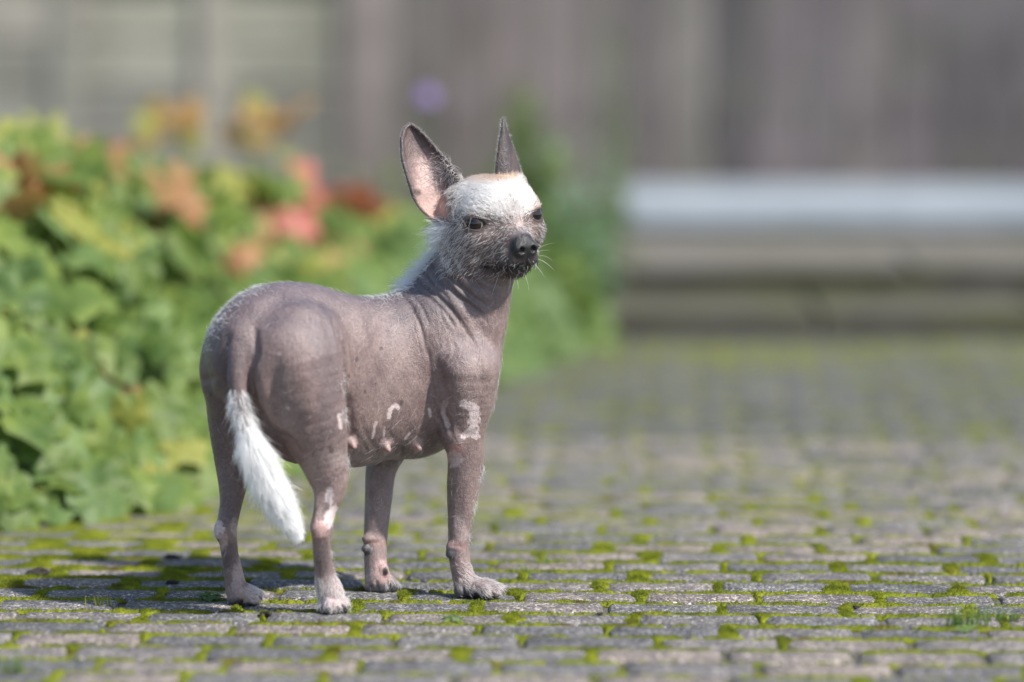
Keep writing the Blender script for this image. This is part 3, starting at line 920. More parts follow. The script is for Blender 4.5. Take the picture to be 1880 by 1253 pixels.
def hit(px, py, near=-1e9):
    """first point of the present surface met by the line of sight through a pixel"""
    d = ray(np.float64(px), np.float64(py)); d = d / np.linalg.norm(d)
    t = np.arange((LO[1] - CAMU[1]) / d[1], (HI[1] - CAMU[1]) / d[1], 0.7)
    pt = CAMU + t[:, None] * d
    ix = np.round((pt - LO) / VOX).astype(int)
    ok = ((ix >= 0) & (ix < DIM)).all(1)
    v_ = np.where(ok, D[tuple(np.clip(ix, 0, DIM - 1).T)], 9)
    j = np.nonzero((v_ < 0) & (pt[:, 1] > near))[0]
    if len(j) == 0: return pt[len(pt) // 2]
    j = j[0]
    return pt[j] - d * 0.7 * (v_[j] / (v_[j] - v_[j - 1] - 1e-6) if v_[j - 1] > v_[j] else 0)
def hits(L, near=-1e9): return [hit(a, b, near) for a, b in L]
def dense(L, n=4):
    out = []
    for (a, b), (c_, d_) in zip(L[:-1], L[1:]):
        for i in range(n): out.append((a + (c_ - a) * i / n, b + (d_ - b) * i / n))
    return out + [L[-1]]

A = np.array([0.80, 0.60, 0.0])                  # tail -> chest
N = np.array([-0.60, 0.80, 0.0])                 # towards the dog's left side
AX = np.array([A, N, [0, 0, 1.0]])
def tilt(deg):                                   # body axes with the chest raised by deg
    c_, s_ = math.cos(R(deg)), math.sin(R(deg))
    return np.array([A * c_ + np.array([0, 0, s_]), N, np.array([0, 0, c_]) - A * s_])
# trunk
ell(U(758, 688, 126), (146, 95, 158), tilt(0), 30)
ell(U(648, 702, 52), (150, 92, 158), tilt(3), 40)
ell(U(548, 644, -20), (135, 92, 124), tilt(-6), 45)
ell(U(488, 648, -62), (112, 94, 116), tilt(-10), 40)
ell(U(814, 640, 128), (95, 86, 118), tilt(30), 35)         # shoulders / chest front
ell(U(840, 715, 120), (74, 68, 92), tilt(0), 35)           # breast
# rump cheeks
ell(U(552, 668, -118), (88, 50, 108), tilt(-15), 30)
ell(U(442, 668, -12), (80, 48, 100), tilt(-15), 30)
# right hind leg
limb([(U(545, 660, -112), 84), (U(563, 745, -112), 70), (U(588, 822, -102), 49), (U(604, 880, -98), 35), (U(604, 908, -103), 27), (U(596, 938, -114), 20), (U(592, 967, -123), 20), (U(591, 1005, -120), 16.5), (U(596, 1050, -112), 18.5), (U(606, 1088, -106), 23)], 26)
# left hind leg
limb([(U(438, 680, 0), 64), (U(433, 765, 12), 52), (U(430, 835, 22), 38), (U(428, 885, 14), 27.5), (U(424, 925, 2), 20.5), (U(417, 968, -14), 18.5), (U(421, 1010, -14), 16), (U(428, 1050, -12), 17.5), (U(434, 1082, -12), 20)], 26)
# front right leg
limb([(U(856, 680, 66), 62), (U(852, 745, 68), 50), (U(852, 800, 72), 38), (U(855, 845, 75), 33.5), (U(850, 895, 76), 30), (U(845, 945, 76), 23.5), (U(842, 990, 76), 19.5), (U(843, 1022, 75), 19.5), (U(849, 1055, 73), 20), (U(856, 1076, 70), 23)], 24)
# front left leg
limb([(U(744, 760, 196), 52), (U(716, 820, 180), 36), (U(700, 862, 160), 29), (U(695, 915, 142), 25.5), (U(691, 965, 128), 23), (U(689, 1005, 118), 21.5), (U(690, 1040, 112), 21.5), (U(694, 1064, 110), 25)], 20)
# paws: toes as separate blended lobes; forward direction of each paw
def paw(pts, toes, k=7):
    limb(pts, 14)
    for c_, r_ in toes: ell(c_, r_, ID3, k)
def toe_row(px, py, y, fwd, side, n, sp, ln, r, z0=10):
    """toes fanning out from a paw centre"""
    c_ = U(px, py, y); out = []
    for i in range(n):
        s_ = (i - (n - 1) / 2)
        f_ = ln * (1 - 0.10 * abs(s_) ** 1.5)
        o = c_ + fwd * f_ + side * s_ * sp
        out.append(o)
    return out
def add_toes(base, toes, r, k=6):
    for o in toes:
        o = o.copy(); o[2] = r * 0.92
        b_ = np.asarray(base) * 0.45 + o * 0.55; b_[2] = r * 1.5
        limb([(b_, r * 0.95), (o, r)], k, 6)
CLAWS = []
def full_paw(px, py, y, fwd, ln, sp, r, heel_r):
    fwd = np.array([fwd[0], fwd[1], 0.0]); fwd /= np.linalg.norm(fwd)
    side = np.array([-fwd[1], fwd[0], 0])
    c_ = U(px, py, y); c_[2] = heel_r * 0.9
    tip = c_ + fwd * ln * 0.6; tip[2] = r * 1.25
    limb([(c_, heel_r), (tip, r * 1.35)], 12, 10)
    toes = []
    for i in range(4):
        s_ = i - 1.5
        f_ = ln * (1.0 if abs(s_) < 1 else 0.74)
        o = c_ + fwd * f_ + side * s_ * sp; o[2] = r * 0.95
        b_ = c_ + fwd * f_ * 0.45 + side * s_ * sp * 0.7; b_[2] = r * 1.6
        limb([(b_, r * 0.85), (o, r)], 5, 6)
        CLAWS.append((o + fwd * r * 0.75 + np.array([0, 0, r * 0.15]), fwd, r))
    return fwd, side
fw_fr = full_paw(868, 1090, 66, (0.93, -0.30), 46, 15.5, 12, 17)
fw_fl = full_paw(694, 1083, 112, (0.42, 0.50), 22, 15.5, 12, 17)
fw_hr = full_paw(605, 1118, -105, (0.35, -0.15), 20, 15, 12.5, 18)
fw_hl = full_paw(438, 1104, -12, (0.95, 0.10), 33, 13.5, 12, 17)
# rear view of the pads on both hind paws and of the left fore paw
for (a, b, y, r) in ((595, 1121, -118, 11), (617, 1122, -120, 11), (632, 1118, -112, 9), (430, 1108, -24, 11), (452, 1110, -26, 9),
                     (680, 1085, 102, 11.5), (702, 1087, 100, 11.5), (720, 1082, 106, 11), (845, 1091, 56, 12), (866, 1095, 52, 11)):
    c_ = U(a, b, y); c_[2] = max(c_[2], r * .9); ell(c_, (r, r, r * 1.0), ID3, 5)
# carpal pads
ell(U(827, 1017, 62), (9, 9, 10), ID3, 5); ell(U(672, 1008, 100), (9, 9, 8), ID3, 5)
ell(U(676, 990, 105), (12, 10, 9), ID3, 8); ell(U(831, 1003, 64), (12, 10, 9), ID3, 8)
ell(U(704, 1048, 96), (10, 9, 13), ID3, 6)
# hocks: bony points
ell(U(585, 968, -134), (13, 13, 17), ID3, 12); ell(U(406, 975, -24), (13, 12, 17), ID3, 12)
# elbow
ell(U(833, 800, 50), (22, 22, 30), ID3, 20)
# tail root
limb([(U(441, 622, -128), 30), (U(438, 665, -152), 22), (U(437, 710, -162), 18.5), (U(440, 750, -164), 16), (U(455, 800, -163), 12), (U(485, 870, -160), 10.5), (U(520, 940, -158), 8), (U(540, 972, -158), 4)], 14)
# groin, hanging teats
ell(U(500, 765, -55), (60, 50, 62), ID3, 25)
limb([(U(555, 790, -60), 40), (U(532, 818, -58), 27), (U(545, 838, -62), 14)], 18)
ell(U(512, 806, -78), (17, 17, 24), ID3, 12)
# neck
limb([(U(812, 632, 130), 92), (U(846, 565, 128), 80), (U(868, 505, 124), 68), (U(886, 455, 120), 62)], 34, 30)
ell(U(894, 600, 108), (26, 38, 80), ID3, 30)
limb([(U(846, 452, 146), 30), (U(822, 492, 148), 36), (U(798, 536, 148), 44), (U(790, 580, 146), 50)], 26)
limb([(U(905, 500, 96), 40), (U(899, 545, 98), 36), (U(892, 590, 100), 34)], 22)

# ------------------------------------------------------------------ head
YH = 112.0
psi, rol, pit = R(31), R(4.0), R(2)
f0 = np.array([math.sin(psi), -math.cos(psi), 0]); u0 = np.array([math.cos(psi), math.sin(psi), 0]); w0 = np.array([0, 0, 1.0])
hf = f0 * math.cos(pit) - w0 * math.sin(pit); hw = w0 * math.cos(pit) + f0 * math.sin(pit)
hu = u0 * math.cos(rol) + hw * math.sin(rol); hw = hw * math.cos(rol) - u0 * math.sin(rol)
HA = np.array([hu, hf, hw]); HO = U(902, 398, YH)
def Hd(u, f, w): return HO + hu * u + hf * f + hw * w
def rot_ax(yaw):                                 # head axes yawed
    c_, s_ = math.cos(R(yaw)), math.sin(R(yaw))
    return np.array([hu * c_ + hf * s_, hf * c_ - hu * s_, hw])
ell(Hd(0, -8, 2), (88, 84, 74), HA, 20)                     # cranium
ell(Hd(0, 30, 24), (66, 50, 46), HA, 22)                    # forehead
for s in (-1, 1):
    ell(Hd(58 * s, 0, -38), (38, 56, 44), HA, 24)           # cheeks
    ell(Hd(50 * s, 40, -24), (32, 30, 24), HA, 18)          # zygomatic
limb([(Hd(0, 34, -24), 50), (Hd(0, 68, -44), 40), (Hd(0, 90, -54), 32.5)], 20, 16)   # muzzle
limb([(Hd(0, 52, -14), 27), (Hd(0, 84, -30), 21), (Hd(0, 104, -37), 15)], 12, 10)     # bridge of nose
for s in (-1, 1):
    limb([(Hd(26 * s, 62, -62), 22), (Hd(19 * s, 90, -68), 20), (Hd(10 * s, 101, -68), 16)], 12, 10)   # lips
limb([(Hd(0, 5, -66), 42), (Hd(0, 50, -80), 28), (Hd(0, 82, -86), 18.5)], 14, 14)     # jaw
limb([(U(866, 470, 100), 52), (Hd(0, 0, -66), 40)], 24, 20)                            # throat
# brows and orbits
for s in (-1, 1):
    ell(Hd(52 * s, 48, 20), (19, 9, 8), rot_ax(-30 * s), 16)
EYES = []
for s in (-1, 1):
    yaw = 26 * s if s < 0 else 28
    c_ = Hd(-62, 43, -1) if s < 0 else Hd(55, 50, 3)
    o = hf * math.cos(R(yaw)) + hu * math.sin(R(yaw))
    e1 = hu * math.cos(R(yaw)) - hf * math.sin(R(yaw))
    ell(c_, (23, 23, 21), HA, 12)
    ta = R(-7 if s < 0 else 0)
    sl_a = np.array([e1 * math.cos(ta) + hw * math.sin(ta), o, hw * math.cos(ta) - e1 * math.sin(ta)])
    EYES.append((c_, o, e1, sl_a))
for c_, o, e1, ax in EYES:
    ell(c_ + o * 21 + ax[2] * 0.3, (19, 13, 9.4), ax, 3, sub=True)
    groove([c_ + o * (23 - 4.5 * t * t) + ax[0] * 25 * t for t in np.linspace(-1, 1, 9)], 4.0, 3.0)
    q = [c_ + o * (25 - 5 * abs(t) ** 2) + ax[0] * 24 * t - hw * (14 - 8 * t * t) for t in np.linspace(-1, 1, 7)]
    groove(q, 2.2, 4)                                       # under-eye fold
    q = [c_ + o * (26 - 6 * abs(t) ** 2) + ax[0] * 24 * t + hw * (15 - 6 * t * t) for t in np.linspace(-1, 1, 7)]
    groove(q, 1.8, 4)                                       # upper lid crease
groove([Hd(0, 84, 52), Hd(0, 90, 30), Hd(0, 84, 6)], 3.5, 14)   # stop / forehead furrow
# nose leather
NC = Hd(1, 107, -46)
ell(NC, (23, 17, 21), HA, 7)
ell(Hd(1, 100, -33), (18, 16, 12), HA, 8)
for s in (-1, 1):
    ell(Hd(1 + 13.5 * s, 115, -48), (12, 12, 13), HA, 5)        # alae
for s in (-1, 1):
    ell(Hd(1 + 12 * s, 128, -49), (5.8, 12, 6.2), HA, 3, sub=True)
    limb_s = [Hd(15 * s, 128, -53), Hd(24 * s, 121, -55)]
    groove(limb_s, 3.5, 3.2)
groove([Hd(0, 128, -47), Hd(0, 124, -64), Hd(0, 120, -78)], 3.0, 2.8)   # philtrum
# mouth line
ML = [Hd(-46, 50, -82), Hd(-38, 74, -85), Hd(-24, 100, -84), Hd(-10, 114, -81), Hd(0, 118, -79), Hd(10, 114, -81), Hd(24, 100, -84), Hd(38, 74, -85), Hd(46, 50, -82)]
groove(ML, 5.5, 4.0, False)

# ------------------------------------------------------------------ ears: curved sheets given thickness
def sheet(pts, r, k):
    pts = pts.reshape(-1, 3)
    m = int(np.ceil((r.max() + k + 2) / VOX))
    off = np.arange(-m, m + 1)
    T = np.full(DIM, 60.0, np.float32)
    OX, OY, OZ = np.meshgrid(off, off, off, indexing='ij'); O = np.stack([OX.ravel(), OY.ravel(), OZ.ravel()], 1)
    Tf = T.reshape(-1)
    for a in range(0, len(pts), 400):
        q = pts[a:a + 400]; rr = r[a:a + 400]
        b_ = np.round((q - LO) / VOX).astype(int)
        ix = b_[:, None, :] + O[None]
        d = np.linalg.norm(ix * VOX + LO - q[:, None, :], axis=2) - rr[:, None]
        ok = ((ix >= 0) & (ix < DIM)).all(2)
        fi = np.ravel_multi_index(tuple(np.clip(ix, 0, DIM - 1).transpose(2, 0, 1)), tuple(DIM))
        np.minimum.at(Tf, fi[ok], d[ok].astype(np.float32))
    lo = pts.min(0) - (m + 1) * VOX; hi = pts.max(0) + (m + 1) * VOX
    sl_, _, _, _ = block(lo, hi)
    smin(sl_, T[sl_], k)
def poly_at(L, n):
    L = np.array(L, float); s_ = np.r_[0, np.cumsum(np.linalg.norm(np.diff(L, axis=0), axis=1))]
    q = np.linspace(0, s_[-1], n); out = np.stack([np.interp(q, s_, L[:, k]) for k in range(L.shape[1])], 1)
    for _ in range(6): out[1:-1] = (out[:-2] + 2 * out[1:-1] + out[2:]) / 4
    return out
nv, nu = 110, 60
# big ear, opening towards the viewer; each entry px, py, depth
inner = poly_at([(862, 388, 104), (853, 350, 114), (840, 322, 122), (821, 297, 128), (800, 273, 132), (780, 250, 134), (766, 236, 135), (754, 229, 136)], nv)
outer = poly_at([(812, 408, 100), (793, 401, 96), (772, 382, 94), (759, 360, 94), (749, 326, 98), (739, 293, 106), (737, 256, 118), (744, 234, 130), (754, 229, 136)], nv)
vv = np.linspace(0, 1, nv)
uu = np.linspace(0, 1, nu)
pts = np.zeros((nv, nu, 3)); rad = np.zeros((nv, nu))
for i in range(nv):
    for j in range(nu):
        q = outer[i] * (1 - uu[j]) + inner[i] * uu[j]
        cup = 30 * (4 * uu[j] * (1 - uu[j])) ** 0.75 * (1 - vv[i]) ** 0.55 * (0.9 + 0.3 * math.sin(uu[j] * 3.1))
        pts[i, j] = U(q[0], q[1], q[2] + cup)
    rad[i] = 3.4 + 1.2 * (1 - vv[i])
EAR_L = pts.copy()
sheet(pts, rad.ravel(), 5)
ell(U(838, 385, 122), (30, 26, 32), ID3, 22)                # ear root
for L, am, sg in (([(838, 365, 118), (842, 385, 104), (828, 398, 98)], -6, 7), ([(770, 352, 130), (775, 362, 126)], -4, 5), ([(790, 330, 145), (805, 365, 140), (812, 392, 124)], -4.5, 6)):
    groove([U(*q) for q in L], am, sg)
ell(U(763, 357, 107), (5, 6, 11), ID3, 4)                   # fold pouch on the rim
ell(U(840, 372, 104), (10, 12, 15), ID3, 8)
# narrow ear, seen nearly edge-on, opening to the far side
fr = poly_at([(920, 352, 92), (915, 322, 98), (916, 298, 104), (919, 270, 112), (923, 244, 120), (926, 219, 128)], nv)
bk = poly_at([(972, 352, 160), (958, 322, 156), (951, 296, 152), (942, 268, 146), (933, 243, 138), (927, 218, 130)], nv)
pts = np.zeros((nv, nu, 3)); rad = np.zeros((nv, nu))
for i in range(nv):
    for j in range(nu):
        q = fr[i] * (1 - uu[j]) + bk[i] * uu[j]
        b_ = 13 * (4 * uu[j] * (1 - uu[j])) * (1 - vv[i]) ** 0.8
        pts[i, j] = U(q[0] + b_ * 0.75 - 3, q[1], q[2] - b_ * 1.6)
    rad[i] = 2.0 + 2.4 * (1 - vv[i])
EAR_R = pts.copy()
sheet(pts, rad.ravel(), 5)

# ------------------------------------------------------------------ surface detail: muscles, folds, wrinkles
def gl(L, amp, sig, near=-1e9, n=2): groove(hits(dense(L, n), near), amp, sig)
gl([(612, 590), (632, 650), (637, 710), (639, 770), (646, 812)], 13, 9)                 # thigh in front of the flank
gl([(622, 600), (631, 650), (634, 720), (636, 775)], 6, 4)
gl([(416, 612), (410, 655), (417, 700), (422, 745)], 9, 7)                              # tail to left cheek
gl([(468, 605), (471, 650), (460, 690)], 11, 6)
gl([(425, 612), (417, 640), (417, 668)], 5, 4)
gl([(462, 690), (470, 740), (490, 780), (530, 805), (556, 838)], 6, 8)
gl([(512, 655), (500, 700), (505, 745), (528, 785)], 7, 14)                                       # hamstring
gl([(548, 660), (566, 720), (572, 780)], -6, 24); gl([(585, 720), (590, 760), (570, 800)], 3.5, 12); gl([(470, 660), (482, 720), (505, 780)], -5, 14); gl([(585, 555), (600, 600), (612, 650)], 4, 12); gl([(392, 640), (400, 690), (396, 740)], -4, 16); gl([(480, 590), (530, 575), (575, 590)], 3, 18)
gl([(368, 700), (395, 695), (418, 715)], 4, 8)
gl([(545, 560), (590, 580), (615, 620)], -3, 20)
gl([(740, 545), (768, 590), (784, 640), (792, 700), (796, 755)], 2.6, 5)               # behind the shoulder
gl([(730, 535), (755, 560), (772, 600), (783, 650)], 2.2, 2.6)
gl([(806, 735), (822, 775), (828, 800)], 6, 6)                                          # armpit
gl([(795, 740), (806, 770), (818, 800)], 5, 5)
gl([(850, 610), (876, 660), (886, 710)], 5, 13); gl([(815, 640), (835, 690), (848, 740)], -4, 18); gl([(800, 660), (812, 700), (818, 735)], 3, 10); gl([(835, 780), (850, 800), (872, 800)], 3, 8)
gl([(720, 560), (700, 640), (705, 740)], 2.0, 22)
# neck wrinkles
for L, am, sg in (([(768, 512), (800, 540), (830, 572), (852, 602), (872, 632)], 5.2, 3.6),
                  ([(762, 528), (790, 548), (815, 570), (835, 600)], 3.2, 3.0),
                  ([(790, 478), (812, 515), (840, 545), (868, 566), (884, 576)], 5.0, 3.6),
                  ([(800, 460), (820, 498), (848, 530), (876, 552), (900, 562)], 4.6, 3.4),
                  ([(818, 452), (840, 490), (868, 518), (900, 536)], 4.2, 3.4),
                  ([(846, 478), (870, 500), (900, 520), (925, 528)], 3.5, 3.4),
                  ([(778, 495), (800, 525), (826, 552)], 3.0, 2.6),
                  ([(756, 540), (776, 566), (790, 600)], 2.2, 2.4),
                  ([(885, 600), (900, 640), (908, 690)], 1.0, 7)):
    gl(L, am * 1.5, sg)
for L, am, sg in (([(776, 500), (806, 532), (838, 562), (866, 596)], -2.6, 6), ([(793, 468), (816, 506), (844, 536), (872, 556)], -2.6, 5), ([(808, 455), (832, 495), (858, 523), (890, 546)], -2.4, 5)):
    gl(L, am, sg)
gw = np.random.default_rng(21)
for _ in range(26):
    a = np.array([gw.uniform(775, 880), gw.uniform(480, 600)]); v_ = np.array([0.62, 0.78]) * gw.uniform(22, 55); b_ = a + v_
    gl([tuple(a), tuple((a + b_) / 2 + gw.normal(0, 3, 2)), tuple(b_)], gw.uniform(0.8, 1.7), 2.4)
for _ in range(16):
    a = np.array([gw.uniform(745, 830), gw.uniform(545, 640)]); v_ = np.array([0.3, 0.95]) * gw.uniform(20, 60); b_ = a + v_
    gl([tuple(a), tuple((a + b_) / 2 + gw.normal(0, 3, 2)), tuple(b_)], gw.uniform(0.5, 1.0), 2.6)
for _ in range(14):
    a = np.array([gw.uniform(650, 760), gw.uniform(770, 830)]); v_ = np.array([gw.normal(0, 0.4), 1]) * gw.uniform(12, 30); b_ = a + v_
    gl([tuple(a), tuple((a + b_) / 2), tuple(b_)], gw.uniform(0.5, 1.2), 3.0)
# belly creases and ribs hint
for L in ([(660, 770), (672, 800), (690, 826)], [(700, 760), (706, 800)], [(745, 770), (742, 805)], [(655, 838), (700, 848), (745, 838)]):
    gl(L, 1.2, 5)
# leg tendons
gl([(586, 880), (581, 920), (579, 955)], -3.0, 5); gl([(604, 890), (597, 920), (591, 945)], 3.4, 6); gl([(622, 890), (615, 925), (604, 950)], -2.5, 8)
gl([(412, 885), (408, 930), (405, 960)], -3.0, 5); gl([(428, 890), (422, 930), (416, 958)], 3.4, 6)
gl([(640, 870), (628, 900)], -1.5, 6)
gl([(598, 960), (592, 985)], 1.5, 4); gl([(824, 1003), (848, 1003)], 2.0, 2.6); gl([(668, 998), (692, 996)], 2.0, 2.6)
gl([(846, 900), (842, 950), (838, 990)], 1.8, 8); gl([(700, 900), (698, 950)], 1.5, 8)
for x in (592, 608, 624): gl([(x, 1096), (x + 3, 1127)], 5, 3)
for x in (858, 884, 906): gl([(x - 10, 1074), (x, 1098)], 4.5, 3)
for x in (691, 713): gl([(x, 1066), (x, 1092)], 5, 3)
for x in (445, 464): gl([(x, 1088), (x + 3, 1114)], 4.5, 3)
# teats
TEATS = [(645, 817), (708, 822), (765, 820)]
for a, b in TEATS:
    h_ = hit(a, b - 3); sd = -N
    limb([(h_ - sd * 6 + [0, 0, 6], 12), (h_ + sd * 5 - [0, 0, 3], 6.5), (h_ + sd * 9 - [0, 0, 6], 5.5)], 8, 6)
for a, b, am in ((690, 640, -2), (660, 600, -1.5)):
    dent(hit(a, b), am, 40)

# ------------------------------------------------------------------ surface nets
def surface(D):
    ins = D < 0
    n = ins[:-1, :-1, :-1].astype(np.int8)
    cnt = np.zeros(n.shape, np.int8)
    for a in (0, 1):
        for b in (0, 1):
            for c_ in (0, 1):
                cnt += ins[a:a + n.shape[0], b:b + n.shape[1], c_:c_ + n.shape[2]]
    act = (cnt > 0) & (cnt < 8)
    I = np.stack(np.nonzero(act), 1)
    vid = -np.ones(act.shape, np.int32); vid[act] = np.arange(len(I))
    acc = np.zeros((len(I), 3)); num = np.zeros(len(I))
    cs = np.array([(a, b, c_) for a in (0, 1) for b in (0, 1) for c_ in (0, 1)])
    val = np.stack([D[I[:, 0] + a, I[:, 1] + b, I[:, 2] + c_] for a, b, c_ in cs], 1)
    for i in range(8):
        for j in range(i + 1, 8):
            if np.abs(cs[i] - cs[j]).sum() != 1: continue
            va, vb = val[:, i], val[:, j]; m = (va < 0) != (vb < 0)
            t = va[m] / (va[m] - vb[m])
            acc[m] += cs[i] + t[:, None] * (cs[j] - cs[i]); num[m] += 1
    V = LO + VOX * (I + acc / num[:, None])
    Q = []
    for ax in range(3):
        sl0 = [slice(None)] * 3; sl1 = [slice(None)] * 3; sl0[ax] = slice(0, -1); sl1[ax] = slice(1, None)
        a_, b_ = ins[tuple(sl0)], ins[tuple(sl1)]
        e = np.stack(np.nonzero(a_ != b_), 1)
        o1, o2 = [(1, 2), (2, 0), (0, 1)][ax]
        ok = (e[:, o1] > 0) & (e[:, o2] > 0) & (e[:, o1] < DIM[o1] - 1) & (e[:, o2] < DIM[o2] - 1)
        e = e[ok]
        def vv_(d1, d2):
            q = e.copy(); q[:, o1] -= d1; q[:, o2] -= d2
            return vid[q[:, 0], q[:, 1], q[:, 2]]
        quad = np.stack([vv_(1, 1), vv_(0, 1), vv_(0, 0), vv_(1, 0)], 1)
        fl = ~a_[e[:, 0], e[:, 1], e[:, 2]]
        quad[fl] = quad[fl][:, ::-1]
        Q.append(quad)
    return V, np.concatenate(Q)
D[:, :, :3] = np.maximum(D[:, :, :3], 0.5)       # nothing below the paving
VB, QB = surface(D)
# keep the largest connected piece
par = np.arange(len(VB))
ed = np.concatenate([QB[:, [0, 1]], QB[:, [1, 2]], QB[:, [2, 3]], QB[:, [3, 0]]])
for _ in range(60):
    m = np.minimum(par[ed[:, 0]], par[ed[:, 1]]); old = par.copy()
    np.minimum.at(par, old[ed[:, 0]], m); np.minimum.at(par, old[ed[:, 1]], m)
    for _k in range(6): par = par[par]
    if (old == par).all(): break
roots, cn = np.unique(par, return_counts=True)
keep = par == roots[np.argmax(cn)]
re = -np.ones(len(VB), int); re[keep] = np.arange(keep.sum())
QB = re[QB[keep[QB].all(1)]]; VB = VB[keep]
# light smoothing
deg = np.zeros(len(VB)); ed = np.concatenate([QB[:, [0, 1]], QB[:, [1, 2]], QB[:, [2, 3]], QB[:, [3, 0]]])
np.add.at(deg, ed.ravel(), 1)
def lap(Vx, w):
    a_ = np.zeros_like(Vx)
    for k in range(3):
        a_[:, k] = np.bincount(ed[:, 0], Vx[ed[:, 1], k], len(Vx)) + np.bincount(ed[:, 1], Vx[ed[:, 0], k], len(Vx))
    return Vx + w * (a_ / deg[:, None] - Vx)
for w in (0.55, -0.45, 0.5): VB = lap(VB, w)
fn = np.cross(VB[QB[:, 2]] - VB[QB[:, 0]], VB[QB[:, 3]] - VB[QB[:, 1]])
NB = np.zeros_like(VB)
for k in range(4): np.add.at(NB, QB[:, k], fn)
NB /= np.linalg.norm(NB, axis=1)[:, None] + 1e-9
if np.mean(np.einsum('ij,ij->i', NB, VB - VB.mean(0))) < 0: NB = -NB; QB = QB[:, ::-1]

# ------------------------------------------------------------------ skin colour (pigment, with some light and shade painted in)
PX, PY = to_px(VB * S)
NV = VB.shape[0]
view = CAMU - VB; view /= np.linalg.norm(view, axis=1)[:, None]
facing = np.einsum('ij,ij->i', view, NB)
n3 = lambda f, s: fbm(PX / f + VB[:, 1] / f * 0.7, PY / f - VB[:, 1] / f * 0.4, s, 4)
col = np.zeros((NV, 3)); col[:] = (0.258, 0.187, 0.172)
def blend(w, c_): 
    w = np.clip(w, 0, 1)[:, None]; col[:] = col * (1 - w) + np.array(c_) * w
def spot(px, py, rx, ry, soft=0.35, jit=0.35, fr=14, seed=1, near=None):
    d = np.sqrt(((PX - px) / rx) ** 2 + ((PY - py) / ry) ** 2) + (n3(fr, seed) - 0.5) * 2 * jit + (n3(4, 43) - 0.5) * 0.9
    w = np.clip((1 - d) / soft + 0.5, 0, 1)
    if near is not None: w = w * ((VB[:, 1] > near[0]) & (VB[:, 1] < near[1]))
    return w * (facing > -0.1)
def line(L, r, soft=0.4, jit=0.3, fr=8, seed=2):
    best = np.full(NV, 1e9)
    for (a, b), (c_, d_) in zip(L[:-1], L[1:]):
        ab = np.array([c_ - a, d_ - b], float); t = np.clip(((PX - a) * ab[0] + (PY - b) * ab[1]) / (ab @ ab), 0, 1)
        best = np.minimum(best, np.hypot(PX - a - t * ab[0], PY - b - t * ab[1]))
    d = best / r + (n3(fr, seed) - 0.5) * 2.6 * jit + (n3(3.5, 41) - 0.5) * 1.0 + (n3(22, 45) - 0.5) * 0.7
    return np.clip((1 - d) / soft + 0.5, 0, 1) * (facing > -0.1)
mott = n3(30, 3)
blend((mott - 0.45) * 2.2, (0.165, 0.115, 0.11))
blend((n3(11, 61) - 0.55) * 1.6, (0.28, 0.205, 0.185))
blend((n3(5, 62) - 0.6) * 2.0, (0.12, 0.085, 0.085))
# slate tone on upward-facing skin of back and croup, and on the neck
topz = VB[:, 2]
blend(np.clip((NB[:, 2] - 0.25) * 1.1, 0, 0.85) * (topz > 330), (0.12, 0.10, 0.115))
blend(spot(800, 520, 95, 62, 0.8) * 0.7, (0.11, 0.095, 0.10))
blend(spot(900, 545, 60, 40, 0.8) * 0.35, (0.12, 0.09, 0.09))  # chin's shadow on the neck painted in
blend(spot(388, 700, 42, 160, 0.9, near=(-200, 60)) * 0.6, (0.11, 0.082, 0.085))  # left rump painted darker, as shaded on the side away from the sun
blend(spot(603, 680, 28, 150, 0.8) * 0.55, (0.125, 0.10, 0.108))
blend(spot(440, 700, 24, 80, 0.7) * 0.5, (0.12, 0.09, 0.092))  # shading of the tail root put into the colour
blend(spot(520, 690, 60, 70, 0.9) * 0.35, (0.27, 0.185, 0.165))  # warm highlight on the thigh painted in
blend(spot(870, 690, 50, 80, 0.9) * 0.45, (0.27, 0.20, 0.185))  # shoulder painted lighter as a highlight
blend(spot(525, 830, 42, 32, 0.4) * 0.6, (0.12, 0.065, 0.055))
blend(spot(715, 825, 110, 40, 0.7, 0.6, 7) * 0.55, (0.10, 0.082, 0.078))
blend(spot(650, 842, 60, 14, 0.8, 0.6, 9) * 0.5, (0.36, 0.30, 0.28))
# legs: paler, mottled
blend(np.clip((930 - PY) / -60, 0, 1) * 0.35, (0.24, 0.175, 0.165))
blend(spot(700, 1000, 50, 130, 0.6) * 0.45, (0.34, 0.255, 0.24))
blend(spot(845, 940, 40, 110, 0.8) * 0.35, (0.30, 0.225, 0.21))
WH = (0.66, 0.55, 0.53); PK = (0.56, 0.36, 0.33)
blend(spot(604, 912, 8, 15, 0.2, 0.2), WH); blend(line([(612, 938), (600, 965)], 9, 0.3, 0.4), WH); blend(spot(586, 972, 15, 16, 0.3, 0.3), PK)
blend(spot(600, 1105, 34, 52, 0.5, 0.4, near=(-300, -40)) * 0.75, (0.50, 0.40, 0.385))
blend(spot(402, 974, 11, 18, 0.25, 0.35), WH); blend(spot(431, 968, 8, 16, 0.25, 0.35), (0.5, 0.41, 0.39)); blend(spot(410, 1002, 9, 24, 0.3, 0.4), (0.44, 0.33, 0.31))
blend(spot(437, 1060, 12, 44, 0.4, 0.45), (0.40, 0.31, 0.30)); blend(spot(462, 1096, 24, 18, 0.5, 0.3), (0.48, 0.36, 0.33))
blend(spot(595, 1022, 9, 30, 0.7) * 0.8, (0.105, 0.085, 0.085)); blend(spot(421, 1022, 14, 26, 0.5, 0.5) * 0.8, (0.10, 0.07, 0.068)); blend(spot(600, 1040, 16, 22, 0.5, 0.5) * 0.6, (0.13, 0.095, 0.092)); blend(spot(430, 915, 26, 50, 0.7, 0.4, near=(-200, 70)) * 0.6, (0.12, 0.085, 0.082))
